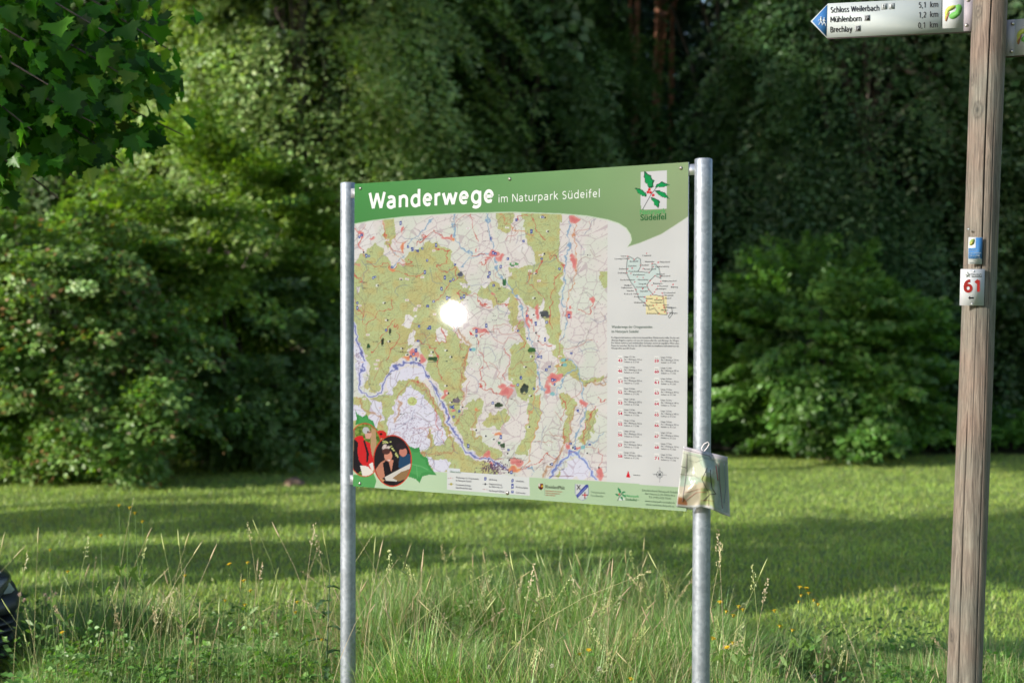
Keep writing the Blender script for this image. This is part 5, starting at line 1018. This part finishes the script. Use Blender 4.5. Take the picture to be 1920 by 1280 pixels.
cr = n_.new('ShaderNodeValToRGB'); e = cr.color_ramp.elements; e[0].position = .28; e[0].color = (.04, .032, .028, 1); e[1].position = .72; e[1].color = (.25, .218, .19, 1); q = e.new(.5); q.color = (.14, .117, .10, 1)
l_.new(nz.outputs[0], cr.inputs[0])
c2 = n_.new('ShaderNodeValToRGB'); c2.color_ramp.elements[0].position = .35; c2.color_ramp.elements[0].color = (1.0, .86, .78, 1); c2.color_ramp.elements[1].position = .65; c2.color_ramp.elements[1].color = (.86, .95, .90, 1); l_.new(n2.outputs[0], c2.inputs[0])
m1 = n_.new('ShaderNodeMix'); m1.data_type = 'RGBA'; m1.blend_type = 'MULTIPLY'; m1.inputs[0].default_value = 1; l_.new(cr.outputs[0], m1.inputs[6]); l_.new(c2.outputs[0], m1.inputs[7])
m2 = n_.new('ShaderNodeMix'); m2.data_type = 'RGBA'; m2.blend_type = 'MULTIPLY'; m2.inputs[0].default_value = 1; l_.new(m1.outputs[2], m2.inputs[6]); l_.new(at.outputs['Color'], m2.inputs[7]); l_.new(m2.outputs[2], p_.inputs['Base Color'])
p_.inputs['Roughness'].default_value = .85; b_ = n_.new('ShaderNodeBump'); b_.inputs[0].default_value = .7; b_.inputs[1].default_value = .004; l_.new(nz.outputs[0], b_.inputs['Height']); l_.new(b_.outputs[0], p_.inputs['Normal'])
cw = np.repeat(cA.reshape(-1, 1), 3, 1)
green = np.clip((np.sin(AA-a0-sgn*1.0)*0+np.cos(AA-(a0+sgn*1.35))-.75)*4, 0, 1)*.55*(vnoise(HH.ravel()*4, AA.ravel()*3, 1, 600).reshape(HH.shape))
gr = green.reshape(-1, 1); cw = cw*(1-gr)+cw*np.array([.62, .72, .42])*gr  # right flank tinted greenish and darker, partly for the round post's shading
fast('post_shaft', P3.reshape(-1, 3), [QW, np.array([list(range((nh-1)*na, nh*na))])], M_wood, wp, cw, True)

def plane_frame(P0, yaw, lift=0.0):
    """vertical plane through P0; yaw>0: right side nearer"""
    ex = np.array([math.cos(yaw), -math.sin(yaw), 0]); en_ = np.array([-math.sin(yaw), -math.cos(yaw), 0]); ez = np.array([0, 0, 1.0])
    def p2(px, py):
        d = ray(px, py); t = ((P0-EYE)@en_)/(d@en_); P = EYE+d*t-P0; return P@ex, P@ez
    def w3(x, y, h=0.0): return P0+ex*x+ez*y+en_*h
    return p2, w3, en_
# direction signs
PS = at_depth(1855, 30, YW)
p2, w3, ns = plane_frame(PS, R_(12)); SF = (p2, w3)
sgn1 = empty('direction_sign', tuple(PS), 'white arrow sign pointing left with three places and distances', 'sign', 'arrow signs on the wooden post')
tipq = [(1520, 40.5), (1552.5, 7.2), (1832, -6.5), (1832, 58.5), (1550, 71.5)]
def pl(pts, h, t, c, mb): prism(mb, [w3(*p2(a, b), h) for a, b in pts[::-1]], ns, t, lin(c)*.62)
M_sign, n_, l_, p_ = printmat('sign_enamel', .1, .5)
m_ = MB(); pl(tipq, .001, .003, (190, 198, 198), m_); brd = m_.build('sign_board', M_sign, sgn1)
m_ = MB(); box(m_, w3(*p2(1552, 9), -.0025), w3(*p2(1832, -4), -.0025)-w3(*p2(1552, 9), -.0025), w3(0, -.0045)-w3(0, 0), -ns*.012, lin((120, 108, 116))); box(m_, w3(*p2(1551, 70), -.0025), w3(*p2(1832, 57), -.0025)-w3(*p2(1551, 70), -.0025), w3(0, -.005)-w3(0, 0), -ns*.012, lin((110, 98, 104))); m_.build('edge_rail', M_sign, sgn1)
m_ = MB(); pl([(1523, 40.4), (1551, 9.8), (1549.5, 69.2)], .002, .0008, (60, 116, 178), m_); m_.build('arrow_point', M_sign, brd)
m_ = MB()
# two walkers
def stroke(q, w_, c, h=.0032):
    q = [np.array(w3(*p2(a, b), h)) for a, b in q]; tube(m_, q, w_/F*YW/2, 4, lin(c)*.62, True)
for ox, sc_ in ((0, 1.0), (6, .95)):
    f = lambda a, b: (1539.5+ox+(a-1539.5)*sc_, 41+(ox*.25)+(b-40)*sc_); Wc = (226, 234, 240)
    stroke([f(1539.5, 31.2), f(1539.5, 33)], 2.6, Wc); stroke([f(1539.3, 34), f(1539, 39.5)], 2.6, Wc); stroke([f(1539, 39), f(1541.5, 43), f(1542, 47)], 1.4, Wc); stroke([f(1539, 39), f(1537.5, 43), f(1535, 46)], 1.4, Wc); stroke([f(1539, 35), f(1535.5, 38), f(1534.5, 37)], 1.0, Wc); stroke([f(1539.5, 35), f(1542.5, 38)], 1.0, Wc)
m_.build('walker_symbol', M_sign, brd); m_ = MB()
DK = (52, 47, 50)
for s, x, y, w_ in (('Schloss Weilerbach', 1557, 24.5, 92), ('Mühlenborn', 1556.5, 42.5, 59), ('Brechlay', 1556.5, 61.5, 41), ('5,1', 1722, 15.5, 15), ('km', 1743.5, 14.5, 16), ('1,2', 1722, 34, 15), ('km', 1743.5, 33, 16), ('0,1', 1721, 53.5, 15), ('km', 1743, 52.5, 16)):
    if s == '5,1': m_.build('place_lettering', M_sign, brd); m_ = MB()
    stext(m_, s, SF, x, y, 10.4, w_, DK, .125, .03, h=.0028)
m_.build('distance_lettering', M_sign, brd); m_ = MB()
for (x, y, s) in ((1658, 13, 'r'), (1672, 12.3, 'k'), (1626, 34.5, 'P'), (1608.5, 54.2, 'P')):
    q = [(x-5.4, y-5.2), (x+5.4, y-5.8), (x+5.4, y+5), (x-5.4, y+5.6)]; pl(q, .0020, .0006, (128, 126, 128), m_); pl([(a+(x-a)*.1, b+(y-b)*.1) for a, b in q], .0023, .0006, (186, 192, 194), m_)
    if s == 'P': pl([(x-3.8, y-4), (x+3.8, y-4.4), (x+3.8, y+3.8), (x-3.8, y+4.2)], .0026, .0005, (66, 60, 62), m_); text(m_, 'P', SF, x-2.1, y+3, 5.8, 4.4, (196, 200, 202), .02, h=.0034, res=2)
    elif s == 'r': stroke([(x-1.8, y-3), (x-1.8, y+3.2)], .9, DK, .003); stroke([(x+1.8, y-3), (x+1.8, y+3.2)], .9, DK, .003); stroke([(x-2.8, y-2.6), (x-.6, y-2.6)], 1.2, DK, .003)
    else: stroke([(x, y-3), (x, y+1)], 1.6, DK, .003); stroke([(x-1.8, y+3), (x, y+.5), (x+1.8, y+3)], 1.0, DK, .003)
stroke([(1766, 0), (1765, 50.5)], .9, (90, 92, 92), .0022)
m_.build('place_symbols', M_sign, brd)
m_ = MB()
def leaflogo(pl_, f):
    pl_([f(*q) for q in [(0, 16), (2, 9), (7, 4), (14, 2), (20, 1), (22, 4), (19, 8), (14, 11), (9, 13), (6, 18), (5, 27), (3, 31), (0, 27), (1, 20)]], (196, 206, 96))
    pl_([f(*q) for q in [(1, 31), (2, 24), (6, 18), (10, 14), (8, 20), (6, 26), (4, 32)]], (170, 120, 84), )
    pl_([f(*q) for q in [(20, 2), (26, 0), (31, 1), (33, 6), (32, 13), (28, 20), (22, 25), (15, 28), (9, 26), (8, 21), (13, 16), (20, 13), (22, 8)]], (104, 172, 84))
pp_ = [0]
def _pl(q, c): pp_[0] += 1; pl(q, .0018+.0004*pp_[0], .0006, c, m_)
pl([(1767.5, -2), (1806, -3.5), (1805, 53), (1767, 54)], .0018, .0005, (206, 210, 212), m_); leaflogo(_pl, lambda a, b: (1771+a, 9+b*1.0)); m_.build('leaf_logo', M_sign, brd)
m_ = MB(); pl([(1808, -5.5), (1828, -6.5), (1828, 58), (1806.5, 59)], .0022, .004, (168, 160, 168), m_); m_.build('mounting_plate', M_sign, sgn1)
for x, y in ((1812, 48), (1815, 1)):
    m_ = MB(); lathe(m_, w3(*p2(x, y), .002), ns, [(.0062, 0), (.0062, .0015), (.004, .004), (.0015, .0045)], 12); m_.build('bolt', M_steelscrew, sgn1, True, False)
# second sign, pointing right out of the picture
P0b = at_depth(1870, 70, YW+.03); p2, w3, ns = plane_frame(P0b, R_(16)); 
sgn2 = empty('direction_sign', tuple(P0b), 'second arrow sign leaving the frame on the far side of the wooden post', 'sign', 'arrow signs on the wooden post')
def pl(pts, h, t, c, mb): prism(mb, [w3(*p2(a, b), h) for a, b in pts[::-1]], ns, t, lin(c)*.62)
m_ = MB(); pl([(1878, 39), (2165, 15), (2200, 46), (2165, 84), (1878, 106.5)], .001, .003, (190, 198, 198), m_); b2 = m_.build('sign_board', M_sign, sgn2)
m_ = MB(); box(m_, w3(*p2(1879, 105.5), -.0025), w3(*p2(2160, 84), -.0025)-w3(*p2(1879, 105.5), -.0025), w3(0, -.005)-w3(0, 0), -ns*.012, lin((92, 80, 80))); m_.build('edge_rail', M_sign, sgn2)
m_ = MB(); pl([(1884.5, 38.5), (1903, 37), (1902, 105), (1883.5, 106)], .0022, .003, (200, 192, 198), m_); m_.build('mounting_plate', M_sign, sgn2)
m_ = MB(); pp_[0] = 0; leaflogo(_pl, lambda a, b: (1906+a, 52+b)); m_.build('leaf_logo', M_sign, b2)
m_ = MB()
for s, x, y, w_ in (('Prümerburg', 1955, 50, 80), ('Irrel', 1955, 71, 30)): pass
for x, y in ((1899, 45), (1897, 97)):
    m_ = MB(); lathe(m_, w3(*p2(x, y), .002), ns, [(.0075, 0), (.0075, .0015), (.005, .005), (.002, .006)], 6); m_.build('bolt', M_steelscrew, sgn2, False, False)

# plates on the post
def on_post(px0, py0):
    return at_depth(px0, py0, YW-.062)
# number plate
Pn = on_post(1823, 540); p2, w3, ns = plane_frame(Pn, R_(4)); NF = (p2, w3)
def pl(pts, h, t, c, mb): prism(mb, [w3(*p2(a, b), h) for a, b in pts[::-1]], ns, t, lin(c)*.62)
np_ = empty('route_plate', tuple(Pn), 'small white plate with red number 61 and left arrow on the wooden post', 'sign')
m_ = MB(); pl([(1801.3, 504.5), (1846.5, 504.5), (1844.5, 573), (1799.3, 572.5)], .001, .003, (206, 208, 212), m_); pb = m_.build('plate', M_sign, np_)
m_ = MB(); stext(m_, '6', NF, 1806.5, 547, 22, 18.5, (204, 52, 46), .24, 0, h=.0022); stext(m_, '1', NF, 1824.5, 547, 22, 18.5, (204, 52, 46), .24, 0, h=.0022); m_.build('number_lettering', M_sign, pb)
m_ = MB(); pl([(1815, 558.3), (1818.7, 554.8), (1818.7, 557), (1825.5, 557), (1825.5, 559.8), (1818.7, 559.8), (1818.7, 562)], .0016, .0006, (70, 70, 68), m_)
for a, b, c_, d in ((1809.5, 514, 1815, 517), (1813, 509.5, 1815.5, 514.5), (1815, 516, 1819, 513.5), (1815, 516, 1818, 519.5), (1811, 519.5, 1814.5, 516.5)): 
    q = [np.array(w3(*p2(a+(c_-a)*k_, b+(d-b)*k_), .0022)) for k_ in (0, .5, 1)]; tube(m_, q, [.0006, .0014, .0005], 4, lin((74, 84, 62)))
text(m_, 'Naturpark', NF, 1821, 515.5, 3, 19.5, (96, 108, 88), .01, h=.0022, res=2); text(m_, 'Südeifel', NF, 1821, 519.6, 3, 19.5, (80, 88, 76), .01, h=.0022, res=2); m_.build('plate_print', M_sign, pb)
for x, y in ((1825.7, 508.5), (1822.3, 569.5)):
    m_ = MB(); lathe(m_, w3(*p2(x, y), .001), ns, [(.0032, 0), (.0028, .0016), (.001, .0024)], 10); m_.build('nail', M_alu, np_, True, False)
# blue tag
Pn = on_post(1829, 470); p2, w3, ns = plane_frame(Pn, R_(6)); NF = (p2, w3)
def pl(pts, h, t, c, mb): prism(mb, [w3(*p2(a, b), h) for a, b in pts[::-1]], ns, t, lin(c)*.62)
tg = empty('trail_tag', tuple(Pn), 'small blue and white leaf tag nailed above the number 61 plate', 'sign')
m_ = MB(); pl([(1816, 444.8), (1842.2, 444.8), (1841, 495), (1815, 495)], .0008, .0015, (206, 210, 212), m_); pb = m_.build('plate', M_sign, tg)
m_ = MB(); pl([(1829.5, 445.5), (1841.9, 445.5), (1841.2, 485.5), (1815.6, 485.5), (1815.9, 465), (1829.3, 465)], .0012, .0004, (58, 116, 172), m_)
pl([(1817.5, 460), (1817.5, 453), (1821, 449), (1826.5, 447.5), (1827.5, 452), (1825.5, 457.5), (1821, 460.5)], .0016, .0004, (158, 178, 92), m_); pl([(1819, 459), (1821, 454), (1824, 453), (1823, 458)], .002, .0004, (204, 180, 96), m_)
for s, y, w_, cp_ in (('NaturWanderPark', 470, 15, 2.6), ('Prüm, Holsthum', 475.5, 23, 3), ('258 m ü.NN', 481, 20, 3.8), ('Länge 13,6 km', 485, 22, 2)): text(m_, s, NF, 1816.5, y, cp_, w_, (206, 220, 234), .0, h=.0018, res=1)
text(m_, 'www', NF, 1828, 489.5, 2, 5, (120, 128, 136), h=.0014, align='c', res=1); text(m_, 'naturwanderpark.eu', NF, 1828, 493.8, 2.2, 21, (120, 128, 136), h=.0014, align='c', res=1)
m_.build('plate_print', M_sign, pb)
for x, y in ((1818, 429.5), (1841, 429.5), (1841, 446.2)):
    m_ = MB(); P = on_post(x, y)+np.array([0, .012 if x > 1835 else .008, 0]); lathe(m_, P, (0, -1, 0), [(.0030, -.012), (.0030, 0), (.001, .001)], 10)
    m_.build('nail', M_alu, wp, True, False)

# ================================================================== PARKED CAR (only its nose reaches into the picture)
cx0 = XB(37, 6.9)-.2; CY = 6.95
car = empty('parked_car', (cx0, CY, 0), 'dark parked car whose nose and headlight reach in at the left edge', 'car')
M_paint = simple('dark_car_paint', (.035, .04, .045), .25); M_plastic = simple('bumper_plastic', (.022, .024, .028), .5, 0, .2, 30, .1); M_lamp = simple('headlight_glass', (.34, .38, .42), .12); M_glass = simple('car_glass', (.02, .025, .03), .05); M_tyre = simple('tyre_rubber', (.02, .02, .02), .8); M_rim = simple('rim_alloy', (.4, .4, .42), .3, .8)
def loft(mb, secs, cap=True):
    n = len(secs[0]); V = np.concatenate(secs); fc = [(i*n+j, (i+1)*n+j, (i+1)*n+(j+1) % n, i*n+(j+1) % n) for i in range(len(secs)-1) for j in range(n)]
    if cap: fc += [tuple(range(n)), tuple((len(secs)-1)*n+j for j in range(n-1, -1, -1))]
    mb.add(V, fc)
def sec(x, z0, z1, hw, p=4.0, n=28):
    a = np.arange(n)*2*np.pi/n; c_, s = np.cos(a), np.sin(a); return np.stack([np.full(n, x), CY+hw*np.sign(c_)*np.abs(c_)**(2/p), (z0+z1)/2+(z1-z0)/2*np.sign(s)*np.abs(s)**(2/p)], -1)
m_ = MB(); loft(m_, [sec(cx0+a, z0, z1, hw) for a, z0, z1, hw in [(-.06, .58, .66, .45), (-.12, .57, .70, .66), (-.3, .3, .75, .80), (-.7, .22, .80, .86), (-1.25, .2, .87, .88), (-2.2, .2, .95, .89), (-3.3, .2, 1.02, .88), (-3.9, .28, 1.02, .83), (-4.15, .35, .95, .72)]]); m_.build('body', M_paint, car, True, False)
m_ = MB(); loft(m_, [sec(cx0+a, .82, z1, hw, 5) for a, z1, hw in [(-1.3, .90, .74), (-2.1, 1.26, .66), (-2.6, 1.34, .64), (-3.2, 1.32, .63), (-3.95, .99, .70)]]); m_.build('window', M_glass, car, True, False)
m_ = MB(); loft(m_, [sec(cx0+a, 1.2, z1, hw, 5) for a, z1, hw in [(-2.1, 1.275, .60), (-2.6, 1.355, .63), (-3.2, 1.33, .62)]]); m_.build('roof', M_paint, car, True, False)
m_ = MB()
for (z0, z1, f) in ((.42, .565, 0), (.375, .415, -.012), (.33, .37, -.008), (.245, .325, -.02), (.15, .24, -.05)):
    loft(m_, [sec(cx0+f+a, z0, z1, hw, 3.5) for a, hw in [(-.0, .30), (-.02, .5), (-.07, .66), (-.2, .79), (-.42, .855)]])
bpr = m_.build('bumper', M_plastic, car, True, False)
for s in (-1, 1):
    m_ = MB(); lathe(m_, (0, 0, 0), (0, 0, 1), [(.01, 0)]*2, 4) if False else None
    m_ = MB(); pts_ = []
    loft(m_, [np.array([(cx0-.055-a, CY+s*y_, z_) for a, y_, z_ in row]) for row in ([(0, .30, .575), (0, .55, .575), (.09, .57, .70), (.09, .32, .69)], [(.02, .28, .565), (.03, .60, .565), (.14, .62, .73), (.14, .30, .71)], [(.16, .28, .56), (.2, .74, .57), (.3, .76, .74), (.26, .30, .74)])]); m_.build('headlight', M_lamp, car, False, False)
for xx_ in (-.85, -3.4):
    for s in (-1, 1):
        c0 = np.array([cx0+xx_, CY+s*.80, .31]); m_ = MB(); lathe(m_, c0+np.array([0, -.1, 0]), (0, 1, 0), [(.2, -.004), (.29, 0), (.31, .03), (.31, .17), (.29, .2), (.2, .204)], 32); wh = m_.build('wheel', M_tyre, car, True, False)
        m_ = MB(); lathe(m_, c0+np.array([0, s*.1, 0]), (0, s, 0), [(.2, 0), (.19, .008), (.06, .012), (.05, .02)], 10); m_.build('rim', M_rim, wh, False, False)

car.rotation_euler = (0, 0, R_(29)); car.scale = (.74, .74, .74)
bpy.context.view_layer.update()
bv = np.array([(bpr.matrix_world @ v_.co)[:] for v_ in bpr.data.vertices]); mpx = max(960+F*(q[0]/q[1]) for q in bv); car.location.x += (37-mpx)/F*6.8
# ------------------------------------------------------------------ small things in the meadow
g = np.random.default_rng(700)
def rock(name, px, py, Y, s, c, label, cat):
    P = at_depth(px, py, Y); z0 = float(gz(P[0], P[1])); m_ = MB(); n, k = 14, 8; V = []
    for i in range(k):
        ph = math.pi*(i+.5)/k; 
        for j in range(n):
            a = j*2*math.pi/n; rr = 1+.25*(g.random()-.5); V.append((P[0]+s[0]*math.sin(ph)*math.cos(a)*rr, P[1]+s[1]*math.sin(ph)*math.sin(a)*rr, z0+s[2]*(math.cos(ph)*rr)))
    fc = [(i*n+j, (i+1)*n+j, (i+1)*n+(j+1) % n, i*n+(j+1) % n) for i in range(k-1) for j in range(n)]+[tuple(range(n)), tuple((k-1)*n+j for j in range(n-1, -1, -1))]
    m_.add(V, fc); o = m_.build(name, simple(name, c, .9, 0, .4, 25, .7), None, True, False, (P[0], P[1], z0)); tag(o, label, cat)
rock('molehill', 551, 912, 15.2, (.13, .10, .09), (.20, .13, .09), 'small brown earth mound on the sunlit meadow left of the board', 'mound')
rock('fallen_log', 1556, 838, 19.6, (.42, .12, .11), (.16, .11, .08), 'greyish piece of log lying under the round bush', 'log')
# thistle beside the left post
th = empty('thistle_plant', (XB(612, 5.9), 5.9, 0), 'dark green prickly thistle at the left of the left steel post', 'plant'); P0 = np.array([XB(612, 5.9), 5.9, 0.0])
m_ = MB(); tube(m_, [P0, P0+(.01, 0, .3), P0+(.02, 0, .62)], [.005, .004, .002], 6, (.07, .12, .05)); st = m_.build('stem', M_grass, th)
for i in range(9):
    m_ = MB(); a = i*2.4; d = np.array([math.cos(a), math.sin(a)*.8, .35]); z_ = .12+.055*i; b = P0+np.array([.01, 0, z_]); sd = np.array([-math.sin(a), math.cos(a), 0]); L_ = .15-.008*i; L1, R1 = [], []
    for k_ in range(9):
        t = k_/8; w_ = (.028 if k_ % 2 else .010)*(1-t*.7); c_ = b+d*L_*t+np.array([0, 0, -.07*t*t]); L1.append(c_+sd*w_+(0, 0, .006)); R1.append(c_-sd*w_+(0, 0, .006))
    V = []; 
    for k_ in range(9): V += [L1[k_], (L1[k_]+R1[k_])/2-(0, 0, .006), R1[k_]]
    fc = [(3*k_+j, 3*k_+j+1, 3*k_+j+4, 3*k_+j+3) for k_ in range(8) for j in (0, 1)]; m_.add(V, fc, (.07, .13, .05)); m_.build('leaf', M_grass, th)
print('SCENE DONE', sum(len(o.data.vertices) for o in bpy.data.objects if o.type == 'MESH'))
